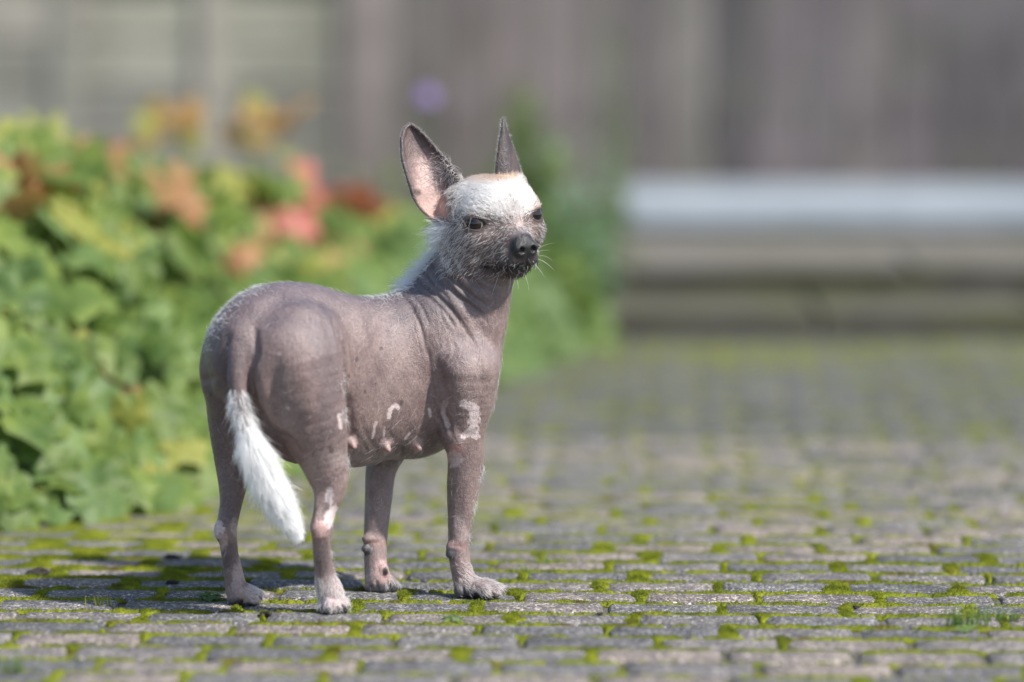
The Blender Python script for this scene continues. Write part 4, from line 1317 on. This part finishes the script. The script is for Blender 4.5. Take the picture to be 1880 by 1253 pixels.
blend(line([(848, 742), (868, 748), (868, 790), (852, 800)], 7, 0.35, 0.45, 9), WH); blend(line([(868, 748), (870, 775), (872, 800)], 9.5, 0.3, 0.5, 8), WH)
blend(line([(818, 740), (814, 760), (822, 782)], 4.5, 0.5, 0.4), (0.46, 0.37, 0.35)); blend(line([(788, 752), (790, 764)], 3, 0.5), WH)
blend(spot(834, 840, 13, 17, 0.45, 0.35), (0.60, 0.47, 0.46)); blend(spot(838, 824, 14, 8, 0.6, 0.5) * 0.6, (0.55, 0.27, 0.25))
blend(line([(714, 766), (716, 752), (726, 744), (731, 750)], 3.6, 0.4, 0.35, 6), WH)
blend(line([(690, 776), (684, 804)], 2.4, 0.6) * 0.7, WH); blend(line([(706, 786), (704, 812)], 2.4, 0.6) * 0.5, WH); blend(line([(752, 796), (744, 806)], 2.2, 0.6) * 0.6, WH)
blend(line([(623, 762), (626, 785)], 3.5, 0.4), WH)
blend(line([(842, 955), (850, 985)], 9, 0.8) * 0.7, (0.46, 0.36, 0.34))
blend(spot(705, 1050, 16, 20, 0.5) * 0.8, PK); blend(spot(707, 1050, 5, 7, 0.5), (0.03, 0.025, 0.025)); blend(spot(680, 1065, 12, 16, 0.5) * 0.6, (0.5, 0.38, 0.36))
blend(spot(690, 997, 26, 9, 0.6) * 0.5, (0.36, 0.22, 0.19)); blend(spot(838, 1003, 22, 8, 0.6) * 0.5, (0.34, 0.20, 0.18))
for a, b in TEATS:
    blend(spot(a, b - 2, 11, 15, 0.5, 0.3) * 0.9, (0.40, 0.29, 0.27)); blend(spot(a + 1, b + 4, 6, 5, 0.5, 0.2) * 0.8, (0.52, 0.30, 0.27))
gk = np.random.default_rng(3)
for a, b, r in ((737, 740, 4), (740, 825, 5), (809, 637, 3.5), (821, 655, 3.5), (655, 660, 3), (700, 640, 2.5), (608, 825, 4), (640, 690, 2.5), (670, 720, 2.5), (690, 705, 2), (521, 545, 3), (388, 725, 3)):
    blend(spot(a, b, r, r * 1.5, 0.7, 0.3) * 0.75, (0.07, 0.05, 0.05))
for _ in range(40):
    blend(spot(gk.uniform(420, 900), gk.uniform(560, 830), gk.uniform(1.5, 2.6), gk.uniform(1.5, 3.2), 0.8, 0.3) * 0.5, (0.09, 0.065, 0.062))
for a, b in ((513, 650), (529, 750), (492, 510)): blend(spot(a, b, 3, 3, 0.6), (0.5, 0.42, 0.40))
# pads
for a, b, rx, ry in ((827, 1018, 9, 10), (672, 1008, 10, 9), (845, 1090, 14, 14), (866, 1096, 14, 10), (680, 1086, 12, 13), (702, 1087, 12, 13), (722, 1083, 11, 13), (595, 1124, 12, 10), (618, 1127, 12, 8), (634, 1122, 9, 9), (430, 1109, 15, 10), (455, 1113, 9, 6), (892, 1100, 18, 5)):
    blend(spot(a, b, rx * 1.1, ry * 1.1, 0.5, 0.25), (0.095, 0.09, 0.098))
# head
hl = (VB - HO) @ HA.T                            # head coordinates u, f, w
isH = (PY < 512) & (hl[:, 1] > -90) & (np.linalg.norm(hl, axis=1) < 175) & ~((PX < 850) & (PY > 440 + (PX - 800) * 0.6) & (PX < 812))
ear = np.zeros(NV, bool)
ear |= (PY < 322) | ((PX < 846 - (PY - 345) * 0.25) & (PY < 405) & (PX < 846))
hd = isH & ~ear
def hspot(c_, r_, soft=0.5, jit=0.3, fr=12, seed=5):
    d = np.sqrt((((hl - np.array(c_)) / np.array(r_)) ** 2).sum(1)) + (n3(fr, seed) - 0.5) * 2 * jit
    return np.clip((1 - d) / soft + 0.5, 0, 1) * hd
blend(hd * 0.75, (0.135, 0.10, 0.094))
blend(hspot((-8, 50, 52), (62, 70, 46), 0.6), (0.80, 0.74, 0.70))
blend(hspot((4, 76, 6), (15, 40, 40), 0.7) * 0.8, (0.50, 0.40, 0.37))
blend(hspot((62, 50, 28), (34, 40, 34), 0.7) * 0.7, (0.42, 0.27, 0.20))
blend(hspot((-30, 75, -22), (36, 40, 26), 0.7) * 0.7, (0.16, 0.115, 0.105))
blend(hspot((40, 72, -18), (22, 30, 22), 0.7) * 0.6, (0.30, 0.20, 0.165))
blend(hspot((0, 105, -72), (44, 36, 22), 0.6) * 0.85, (0.035, 0.03, 0.03))
blend(hspot((-28, 95, -52), (26, 26, 26), 0.8) * 0.7, (0.07, 0.058, 0.056))
blend(hspot((0, 88, -24), (20, 26, 12), 0.6) * 0.8, (0.10, 0.095, 0.115))
nose = np.clip(1.25 - np.sqrt((((hl - np.array((1, 113, -46))) / np.array((26, 22, 23))) ** 2).sum(1)), 0, 0.25) * 4
blend(nose, (0.011, 0.0105, 0.012))
# lips dark line
dl = np.full(NV, 1e9)
for a, b in zip(ML[:-1], ML[1:]):
    ab = b - a; t = np.clip(((VB - a) @ ab) / (ab @ ab), 0, 1); dl = np.minimum(dl, np.linalg.norm(VB - a - t[:, None] * ab, axis=1))
blend(np.clip(1.4 - dl / 11, 0, 1) * 0.92, (0.022, 0.018, 0.019))
for c_, o, e1, ax in EYES:                        # dark lid rims
    l = (VB - (c_ + o * 20)) @ ax.T
    d = np.sqrt((l[:, 0] / 22) ** 2 + (l[:, 2] / 12.5) ** 2 + (l[:, 1] / 22) ** 2)
    blend(np.clip((1.22 - d) * 5, 0, 1) * 0.97, (0.012, 0.010, 0.011))
    blend(np.clip((1.8 - d) * 1.2, 0, 1) * 0.45, (0.10, 0.07, 0.065))
# ears: dark rims and backs, pink hollow
earL = ear & (PX < 862) & (PY < 410)
earR = ear & (PX > 900)
blend(earL * 1.0, (0.16, 0.105, 0.095))
blend(earL * spot(787, 345, 26, 58, 1.0, 0.3) * 0.8, (0.46, 0.31, 0.275))
blend(earL * spot(782, 322, 14, 26, 0.9, 0.35) * 0.6, (0.56, 0.43, 0.39))  # sunlit middle of the hollow painted paler
blend(earL * spot(800, 385, 24, 20, 0.8, 0.2) * 0.8, (0.56, 0.36, 0.30))
blend(earL * spot(833, 352, 17, 42, 0.7, 0.3) * 0.75, (0.10, 0.068, 0.06))
blend(earL * line([(842, 335), (820, 299), (798, 273), (776, 247), (754, 230)], 10, 0.9, 0.2) * 0.85, (0.06, 0.045, 0.045))
blend(earL * line([(752, 231), (738, 256), (739, 293), (749, 326), (759, 358)], 5, 0.9, 0.2) * 0.8, (0.075, 0.055, 0.055))
blend(earL * spot(762, 252, 20, 30, 0.9, 0.3) * 0.55, (0.10, 0.075, 0.068))
blend(earL * spot(766, 354, 7, 6, 0.7, 0.2) * 0.8, (0.06, 0.035, 0.03))
blend(earR * 1.0, (0.048, 0.032, 0.032))
blend(earR * spot(945, 300, 6, 40, 0.9, 0.2) * 0.35, (0.16, 0.10, 0.09))
gloss = 0.31 + 0.16 * n3(14, 8) + 0 * col[:, 0]
gloss = gloss * (1 - nose) + 0.38 * nose
gloss = np.where(hd & (nose < 0.2), 0.65, gloss)

nt = NT('dog_skin')
at = nt.n('Attribute'); at.attribute_name = 'skin'
ag = nt.n('Attribute'); ag.attribute_name = 'gloss'
ob = nt.obj()
sp = nt.noise(ob, 260, 4, 0.65)
c = nt.mix(1.0, at.outputs['Color'], nt.ramp(sp, [(0.3, (0.78, 0.77, 0.77)), (0.7, (1.2, 1.2, 1.2))]), 'MULTIPLY')
c = nt.mix(1.0, c, nt.ramp(nt.noise(ob, 45, 5, 0.65), [(0.3, (0.83, 0.82, 0.84)), (0.7, (1.14, 1.13, 1.12))]), 'MULTIPLY')
h1 = nt.vor(ob, 700); 
mp = nt.n('Mapping'); mp.inputs['Scale'].default_value = (1, 1, 0.4); nt.l(ob, mp.inputs[0])
b1 = nt.bump(h1, 0.5, 0.0010)
b2 = nt.bump(nt.noise(mp.outputs[0], 240, 5, 0.7), 0.7, 0.0018, b1)
b3 = nt.bump(nt.noise(mp.outputs[0], 70, 5, 0.65, 0.6), 0.5, 0.0035, b2)
nt.set(Base_Color=c, Roughness=ag.outputs['Fac'], Normal=b3, Specular_IOR_Level=0.66)
nt.b.inputs['Subsurface Weight'].default_value = 0.08
nt.b.inputs['Subsurface Radius'].default_value = (1.0, 0.4, 0.25)
nt.b.inputs['Subsurface Scale'].default_value = 0.004
M_SKIN = nt.m

BASE = np.array([U(665, 1100, 0)[0] * S, 0.02, 0.0])
dog = empty('dog', BASE)
tag(dog, 'small hairless grey-brown dog with white head and tail looking back over its shoulder', 'dog')
me = mesh_np('body', VB * S - BASE, QB)
set_col(me, 'skin', col)
a_ = me.attributes.new('gloss', 'FLOAT', 'POINT'); a_.data.foreach_set('value', gloss.astype(np.float32))
body = link('body', me, M_SKIN, dog)

# ------------------------------------------------------------------ eyes
nt = NT('eye_ball'); at = nt.n('Attribute'); at.attribute_name = 'eye'
nt.set(Base_Color=at.outputs['Color'], Roughness=0.03, Specular_IOR_Level=0.45)
nt.b.inputs['Coat Weight'].default_value = 0.6; nt.b.inputs['Coat Roughness'].default_value = 0.02
M_EYE = nt.m
for (c_, o, e1, ax), gz in zip(EYES, ((-0.13, 0.0), (-0.25, 0.0))):
    n_ = 40; th = np.linspace(0, np.pi, n_); ph = np.linspace(0, 2 * np.pi, 64, endpoint=False)
    T, Ph = np.meshgrid(th, ph, indexing='ij')
    X = np.sin(T) * np.cos(Ph); Y = np.cos(T); Z = np.sin(T) * np.sin(Ph)     # pole along gaze
    gaze = o + e1 * gz[0] * 1.0; gaze /= np.linalg.norm(gaze)
    sx = np.cross(gaze, hw); sx /= np.linalg.norm(sx); sz = np.cross(sx, gaze)
    dirs = X[..., None] * sx + Y[..., None] * gaze + Z[..., None] * sz
    r_ = 20.9 + 0.8 * np.exp(-(T / 0.42) ** 2)                                # cornea
    V = (c_ + dirs * r_[..., None]).reshape(-1, 3) * S - BASE
    F = [[i * 64 + k, i * 64 + (k + 1) % 64, (i + 1) * 64 + (k + 1) % 64, (i + 1) * 64 + k] for i in range(n_ - 1) for k in range(64)]
    me = mesh_np('eye', V, np.array(F))
    tt = T.reshape(-1)
    ec = np.where((tt < 0.36)[:, None], (0.004, 0.004, 0.005), np.where((tt < 0.70)[:, None], (0.020, 0.009, 0.005), np.where((tt < 0.80)[:, None], (0.012, 0.008, 0.008), (0.30, 0.27, 0.26))))
    set_col(me, 'eye', ec)
    link('eye', me, M_EYE, dog)

# ------------------------------------------------------------------ claws
nt = NT('claw_horn'); nt.set(Base_Color=(0.16, 0.12, 0.10), Roughness=0.45); M_CLAW = nt.m
for c_, f_, r_ in CLAWS:
    p0 = c_; m = MB()
    pts = [p0 - f_ * 3, p0 + f_ * 3.5 + [0, 0, 0.2], p0 + f_ * 7 - [0, 0, 2.6], p0 + f_ * 9 - [0, 0, 5.8]]
    pts = [np.maximum(q, [-1e9, -1e9, 1.5]) * S - BASE for q in pts]
    m.tube(pts, np.array([3.2, 3.0, 2.2, 0.6]) * S, 8)
    m.build('claw', M_CLAW, dog, True)

# ------------------------------------------------------------------ hair
def hair_mat(name):
    nt = NT(name); at = nt.n('Attribute'); at.attribute_name = 'hair_tint'
    hb = nt.n('BsdfHairPrincipled'); hb.model = 'CHIANG'; hb.parametrization = 'COLOR'
    hb.inputs['Roughness'].default_value = 0.45; hb.inputs['Radial Roughness'].default_value = 0.7
    nt.l(at.outputs['Color'], hb.inputs['Color'])
    df = nt.n('BsdfDiffuse'); nt.l(at.outputs['Color'], df.inputs[0])
    mx = nt.n('MixShader'); mx.inputs[0].default_value = 0.45
    nt.l(hb.outputs[0], mx.inputs[1]); nt.l(df.outputs[0], mx.inputs[2]); nt.l(mx.outputs[0], nt.out.inputs[0])
    return nt.m
M_HAIR = hair_mat('hair')
def hair(name, roots, nrm, dirs, length, rad, cols, n=5, curl=0.0, droop=0.0, seed=1, parent=dog, flow=0.75):
    """strands: leave along normal, bend into dirs"""
    g = np.random.default_rng(seed); m = len(roots)
    if m == 0: return
    length = np.broadcast_to(length, (m,)); rad = np.broadcast_to(rad, (m,))
    t = np.linspace(0, 1, n)[None, :, None]
    d0 = nrm * (1 - flow) + dirs * flow; d0 /= np.linalg.norm(d0, axis=1)[:, None] + 1e-9
    d1 = dirs + g.normal(0, 0.08, (m, 3)); d1 /= np.linalg.norm(d1, axis=1)[:, None] + 1e-9
    P = roots[:, None, :] + length[:, None, None] * (d0[:, None] * (t - 0.5 * t * t) + d1[:, None] * 0.5 * t * t)
    if curl:
        c1 = g.normal(0, 1, (m, 1, 3)); P = P + length[:, None, None] * curl * c1 * t * t
    if droop: P[..., 2] -= (length[:, None] * droop * (t[..., 0] ** 2))
    P = P * S - BASE
    P[..., 2] = np.maximum(P[..., 2], 0.0005)
    hc = bpy.data.hair_curves.new(name); hc.add_curves([n] * m)
    hc.attributes['position'].data.foreach_set('vector', np.ascontiguousarray(P, np.float32).ravel())
    ra = hc.attributes.get('radius') or hc.attributes.new('radius', 'FLOAT', 'POINT')
    rr = rad[:, None] * S * (1 - 0.85 * t[0, :, 0] ** 1.5)[None]
    ra.data.foreach_set('value', np.ascontiguousarray(rr, np.float32).ravel())
    ca = hc.attributes.new('hair_tint', 'FLOAT_COLOR', 'CURVE')
    cc = np.concatenate([np.broadcast_to(cols, (m, 3)), np.ones((m, 1))], 1)
    ca.data.foreach_set('color', np.ascontiguousarray(cc, np.float32).ravel())
    o = bpy.data.objects.new(name, hc); COL.objects.link(o); hc.materials.append(M_HAIR); o.parent = parent
    return o
def pick(w, count, seed):
    """random surface points with weights per vertex"""
    g = np.random.default_rng(seed)
    w = np.clip(w, 0, None) + 0; w = w / w.sum()
    i = g.choice(NV, count, p=w)
    return VB[i] + g.normal(0, 0.9, (count, 3)) * 0.8, NB[i], i
def tang(v, n_):
    v = np.broadcast_to(v, n_.shape); v = v - n_ * np.einsum('ij,ij->i', v, n_)[:, None]
    return v / (np.linalg.norm(v, axis=1)[:, None] + 1e-9)
front = facing > -0.35
g = np.random.default_rng(77)
# --- head coat
wH = hd * front * (nose < 0.05)
for c_, o, e1, ax in EYES:
    l = (VB - (c_ + o * 20)) @ ax.T
    wH = wH * (np.sqrt((l[:, 0] / 29) ** 2 + (l[:, 2] / 16) ** 2 + (l[:, 1] / 34) ** 2) > 1)
wH = wH * (hl[:, 1] > -70)
nmask = np.clip((hl[:, 2] + 120) / 60, 0.0, 1)
lowm = (1 - 0.93 * hspot((0, 108, -78), (54, 40, 22), 0.5, 0.1)) * (1 - 0.5 * np.clip((10 - hl[:, 2]) / 30, 0, 1))
bridge = 1 - 0.9 * hspot((0, 92, -26), (18, 24, 12), 0.5, 0.1)
crown = hspot((-8, 45, 52), (70, 80, 48), 0.6)
wt = wH * lowm * bridge * nmask * (0.5 + 1.0 * crown)
r_, n_, i_ = pick(wt, 21500, 1)
L_ = hl[i_]
flow = HA[0] * (np.sign(L_[:, 0]) * np.clip(np.abs(L_[:, 0]) / 40, 0, 1))[:, None] * 0.9 - hf * 0.55 + hw * (np.where(L_[:, 2] > -5, 0.55, -0.75))[:, None]
flow = flow + g.normal(0, 0.28, flow.shape)
flow = tang(flow, n_)
cr = crown[i_]
white = np.stack([0.96 + 0 * cr, 0.94 + 0 * cr, 0.92 + 0 * cr], 1)
tanw = np.clip(np.exp(-((L_[:, 0] - 20) / 60) ** 2) * np.clip((L_[:, 2] - 62) / 12, 0, 1) + np.exp(-((L_[:, 0] - 66) / 18) ** 2) * (np.abs(L_[:, 2] - 30) < 34) * 0.45, 0, 0.8)
colr = white * (1 - tanw[:, None]) + np.array([0.66, 0.40, 0.22]) * tanw[:, None]
dark = (g.random(len(i_)) < np.where(cr > 0.5, 0.02, np.where(L_[:, 2] < 8, 0.46, 0.25)))
colr[dark] = (0.14, 0.105, 0.09)
colr *= g.uniform(0.8, 1.03, (len(i_), 1))
ln = np.where(L_[:, 1] > 70, 8, 12) * g.uniform(0.6, 1.3, len(i_)) * np.where(cr > 0.5, 0.95, 1.1)
hair('head_fur', r_, n_, flow, ln, np.where(cr > 0.5, 0.34, 0.25), colr, 5, 0.10, 0, 2)
# --- cheek ruff: longer hairs at the jaw angle and below the big ear
wR = hd * front * ((PX < 880) & (PY > 395) & (PY < 500)) * np.clip((870 - PX) / 45, 0, 1)
r_, n_, i_ = pick(wR, 600, 3)
fl = tang(-hu * 0.75 - hf * 0.35 - hw * 0.75 + g.normal(0, 0.35, (len(i_), 3)), n_)
cc = np.where((g.random(len(i_)) < 0.8)[:, None], (0.90, 0.90, 0.90), (0.30, 0.25, 0.23)) * g.uniform(0.75, 1.05, (len(i_), 1))
hair('cheek_fur', r_, n_, fl, g.uniform(10, 26, len(i_)), 0.28, cc, 7, 0.12, 0.1, 4)
# --- mane on the nape
nape = [(744, 520), (754, 510), (766, 496), (777, 482), (788, 466), (798, 450), (806, 434), (812, 418)]
wM = np.zeros(NV)
for a, b in nape: wM += np.exp(-(((PX - a) / 9) ** 2 + ((PY - b) / 10) ** 2)) * (0.7 if b < 450 else 1)
wM *= (VB[:, 1] > 60) & (VB[:, 1] < 220)
r_, n_, i_ = pick(wM, 1300, 5)
fl = np.array([-0.74, 0.1, -0.05]) + g.normal(0, 0.33, (len(i_), 3)); fl /= np.linalg.norm(fl, axis=1)[:, None]
hair('mane', r_, n_, fl, g.uniform(12, 42, len(i_)), 0.32, np.array([0.94, 0.95, 0.95]) * g.uniform(0.85, 1.0, (len(i_), 1)), 7, 0.16, 0.25, 6, flow=0.7)
# --- whiskers
wp = []
for px, py, dx, dz in ((992, 462, 1, .35), (994, 470, 1, .1), (990, 476, 1, -.25), (985, 486, .8, -.7), (992, 456, 1, .6), (950, 506, .35, -1), (940, 505, .1, -1), (920, 500, -.3, -1), (965, 502, .5, -.9)):
    wp.append((hit(px - 3, py), np.array([dx, -0.25, dz])))
rw = np.array([a for a, b in wp]); dw = np.array([b / np.linalg.norm(b) for a, b in wp])
hair('whiskers', rw, dw, dw, g.uniform(20, 40, len(wp)), 0.32, np.array([0.9, 0.9, 0.9]), 8, 0.12, 0.25, 7)
# --- chin and lip hairs
wL = hspot((0, 95, -84), (46, 48, 18), 0.5, 0.2) * front
r_, n_, i_ = pick(wL, 420, 8)
fl = tang(-hw * 0.9 - hf * 0.35 + g.normal(0, 0.4, (len(i_), 3)), n_)
cc = np.where((g.random(len(i_)) < 0.12)[:, None], (0.85, 0.85, 0.85), (0.02, 0.018, 0.018))
hair('chin_hair', r_, n_, fl, g.uniform(6, 15, len(i_)), 0.38, cc, 6, 0.15, 0, 9, flow=0.55)
# --- ear fringe
def ear_edge(E, idx):
    return E[:, idx]
e = np.concatenate([EAR_L[10:, -1], EAR_L[10:, 0], EAR_R[25:, 0], EAR_R[25:, -1]])
out = np.concatenate([np.tile([0.55, -0.15, 0.55], (len(EAR_L) - 10, 1)), np.tile([-0.8, -0.15, 0.25], (len(EAR_L) - 10, 1)), np.tile([-0.75, -0.3, 0.45], (len(EAR_R) - 25, 1)), np.tile([0.8, 0, 0.35], (len(EAR_R) - 25, 1))])
k_ = g.integers(0, len(e), 1500)
fl = out[k_] + g.normal(0, 0.4, (1500, 3)); fl /= np.linalg.norm(fl, axis=1)[:, None]
hair('ear_fringe', e[k_] + g.normal(0, 1.6, (1500, 3)), fl, fl, g.uniform(3, 7, 1500), 0.16, np.array([0.85, 0.8, 0.76]) * g.uniform(0.5, 1.0, (1500, 1)), 5, 0.15, 0, 11)
# hairs growing over the inner edge of the big ear
wE = np.exp(-(((PX - 838) / 12) ** 2 + ((PY - 355) / 30) ** 2)) * front + 0.6 * np.exp(-(((PX - 815) / 22) ** 2 + ((PY - 310) / 22) ** 2)) * earL * front
r_, n_, i_ = pick(wE, 650, 12)
fl = tang(np.array([-0.55, -0.5, -0.25]) + g.normal(0, 0.35, (len(i_), 3)), n_)
hair('ear_hair', r_, n_, fl, g.uniform(9, 20, len(i_)), 0.36, np.array([0.88, 0.84, 0.80]) * g.uniform(0.45, 1.0, (len(i_), 1)), 6, 0.14, 0, 13, flow=0.6)
# --- tail plume
tp = poly_at([(436, 715, -176), (441, 750, -170), (456, 800, -166), (485, 870, -162), (517, 932, -160), (541, 975, -158)], 200)
tw = np.array([U(*q) for q in tp]); td = np.gradient(tw, axis=0); td /= np.linalg.norm(td, axis=1)[:, None]
m = 17000
ti = np.clip((g.random(m) ** 0.85 * 0.75 + 0.25 - 0.15 * g.random(m) * (g.random(m) < 0.10)) * 199, 0, 199).astype(int)
an = g.uniform(0, 6.283, m); sd = np.stack([np.cos(an), np.sin(an), np.zeros(m)], 1)
sd = sd - td[ti] * np.einsum('ij,ij->i', sd, td[ti])[:, None]; sd /= np.linalg.norm(sd, axis=1)[:, None]
rr = np.interp(ti / 199, [0, 0.2, 0.6, 1], [15, 11, 9, 4])
u_ = ti / 199
clump = np.round(an / 6.283 * 9) + np.round(u_ * 14) * 10
cj = np.random.default_rng(9).normal(0, 0.065, (400, 3))[clump.astype(int) % 400]
fl = td[ti] + sd * np.interp(u_, [0, 0.25, 0.65, 1], [0.12, 0.40, 0.28, 0.02])[:, None] + g.normal(0, 0.11, (m, 3)) + cj
fl /= np.linalg.norm(fl, axis=1)[:, None]
ln = np.interp(u_, [0, 0.15, 0.35, 0.75, 1], [14, 34, 60, 50, 22]) * g.uniform(0.4, 1.2, m)
hair('tail_plume', tw[ti] + sd * rr[:, None] * 0.8, sd, fl, ln, 0.42, np.array([0.97, 0.97, 0.96]) * g.uniform(0.93, 1.0, (m, 1)), 7, 0.05, 0.04, 14, flow=0.8)
m = 420                                           # sparse upper tail hairs
ti = (g.random(m) * 58).astype(int); an = g.uniform(0, 6.283, m); sd = np.stack([np.cos(an), np.sin(an), 0 * an], 1)
fl = td[ti] + sd * 0.35 + g.normal(0, 0.15, (m, 3)); fl /= np.linalg.norm(fl, axis=1)[:, None]
hair('tail_hair', tw[ti] + sd * 13, sd, fl, g.uniform(12, 40, m), 0.4, np.array([0.9, 0.9, 0.9]), 6, 0.1, 0, 15)
# --- paws and leg backs
wP = (np.clip((PY - 1050) / 30, 0, 1) * ((PX > 850) | ((PX > 570) & (PX < 650)) | ((PX > 452) & (PX < 500)) | ((PX > 706) & (PX < 740)))) * front * (NB[:, 2] > -0.2)
wP += 0.35 * (((PY > 1030) & (PX > 835) & (PX < 900)) * front)
r_, n_, i_ = pick(wP * np.clip((col[:, 0] - 0.12) * 12, 0.03, 1), 2000, 16)
fw = np.where((PX[i_] > 820)[:, None], np.array([0.75, -0.2, -0.5]), np.where((PX[i_] < 520)[:, None], np.array([0.75, -0.1, -0.4]), np.array([0.1, -0.25, -0.9])))
fl = tang(fw + g.normal(0, 0.22, (len(i_), 3)), n_)
hair('paw_fur', r_, n_, fl, g.uniform(6, 14, len(i_)), 0.28, np.array([0.88, 0.83, 0.80]) * g.uniform(0.7, 1.05, (len(i_), 1)), 5, 0.08, 0, 17, flow=0.72)
# --- sparse body hair and fine fuzz
wB = (front & ~isH).astype(float) * (VB[:, 2] > 8)
nzw = n3(24, 31)
long_w = wB * (0.15 + 2.5 * spot(720, 560, 90, 60, 0.9) + 2.5 * spot(850, 660, 40, 70, 0.9) + 2.2 * spot(470, 545, 90, 45, 0.9) + 1.2 * spot(735, 790, 90, 50, 0.9) + 1.0 * (PY > 860)) * nzw
r_, n_, i_ = pick(long_w, 700, 18)
dn = tang(np.array([-0.55, -0.35, -0.55]) + g.normal(0, 0.35, (len(i_), 3)), n_)
hair('body_hair', r_, n_, dn, g.uniform(8, 24, len(i_)), 0.17, np.array([0.82, 0.80, 0.80]) * g.uniform(0.6, 1.05, (len(i_), 1)), 6, 0.12, 0, 19, flow=0.72)
r_, n_, i_ = pick(wB * (0.6 + nzw) * np.clip(1.15 - 1.6 * np.abs(facing), 0.03, 1), 6000, 20)
dn = tang(np.array([-0.4, -0.3, -0.75]) + g.normal(0, 0.4, (len(i_), 3)), n_)
hair('body_fuzz', r_, n_, dn, g.uniform(3, 7.5, len(i_)), 0.09, np.array([0.6, 0.56, 0.56]) * g.uniform(0.6, 1.0, (len(i_), 1)), 4, 0.1, 0, 21, flow=0.6)
# white rim hairs: withers, croup line, thigh front, leg fronts
rim = [(740, 520, 26), (715, 528, 24), (690, 532, 16), (420, 562, 26), (470, 535, 26), (390, 600, 20), (625, 700, 9), (628, 760, 9), (640, 850, 8), (886, 870, 9), (870, 930, 8), (862, 985, 8), (618, 1020, 8), (622, 1050, 8)]
wr = np.zeros(NV)
for a, b, q in rim: wr += np.exp(-(((PX - a) / q) ** 2 + ((PY - b) / (q * 1.6)) ** 2)) * (abs(facing) < 0.6) / (1 if q > 12 else 0.6)
r_, n_, i_ = pick(wr, 1700, 22)
dn = tang(np.array([-0.5, 0.0, -0.2]) + g.normal(0, 0.5, (len(i_), 3)), n_)
hair('rim_hair', r_, n_, dn, g.uniform(5, 16, len(i_)), 0.24, np.array([0.9, 0.9, 0.9]) * g.uniform(0.7, 1.0, (len(i_), 1)), 5, 0.14, 0, 23, flow=0.45)
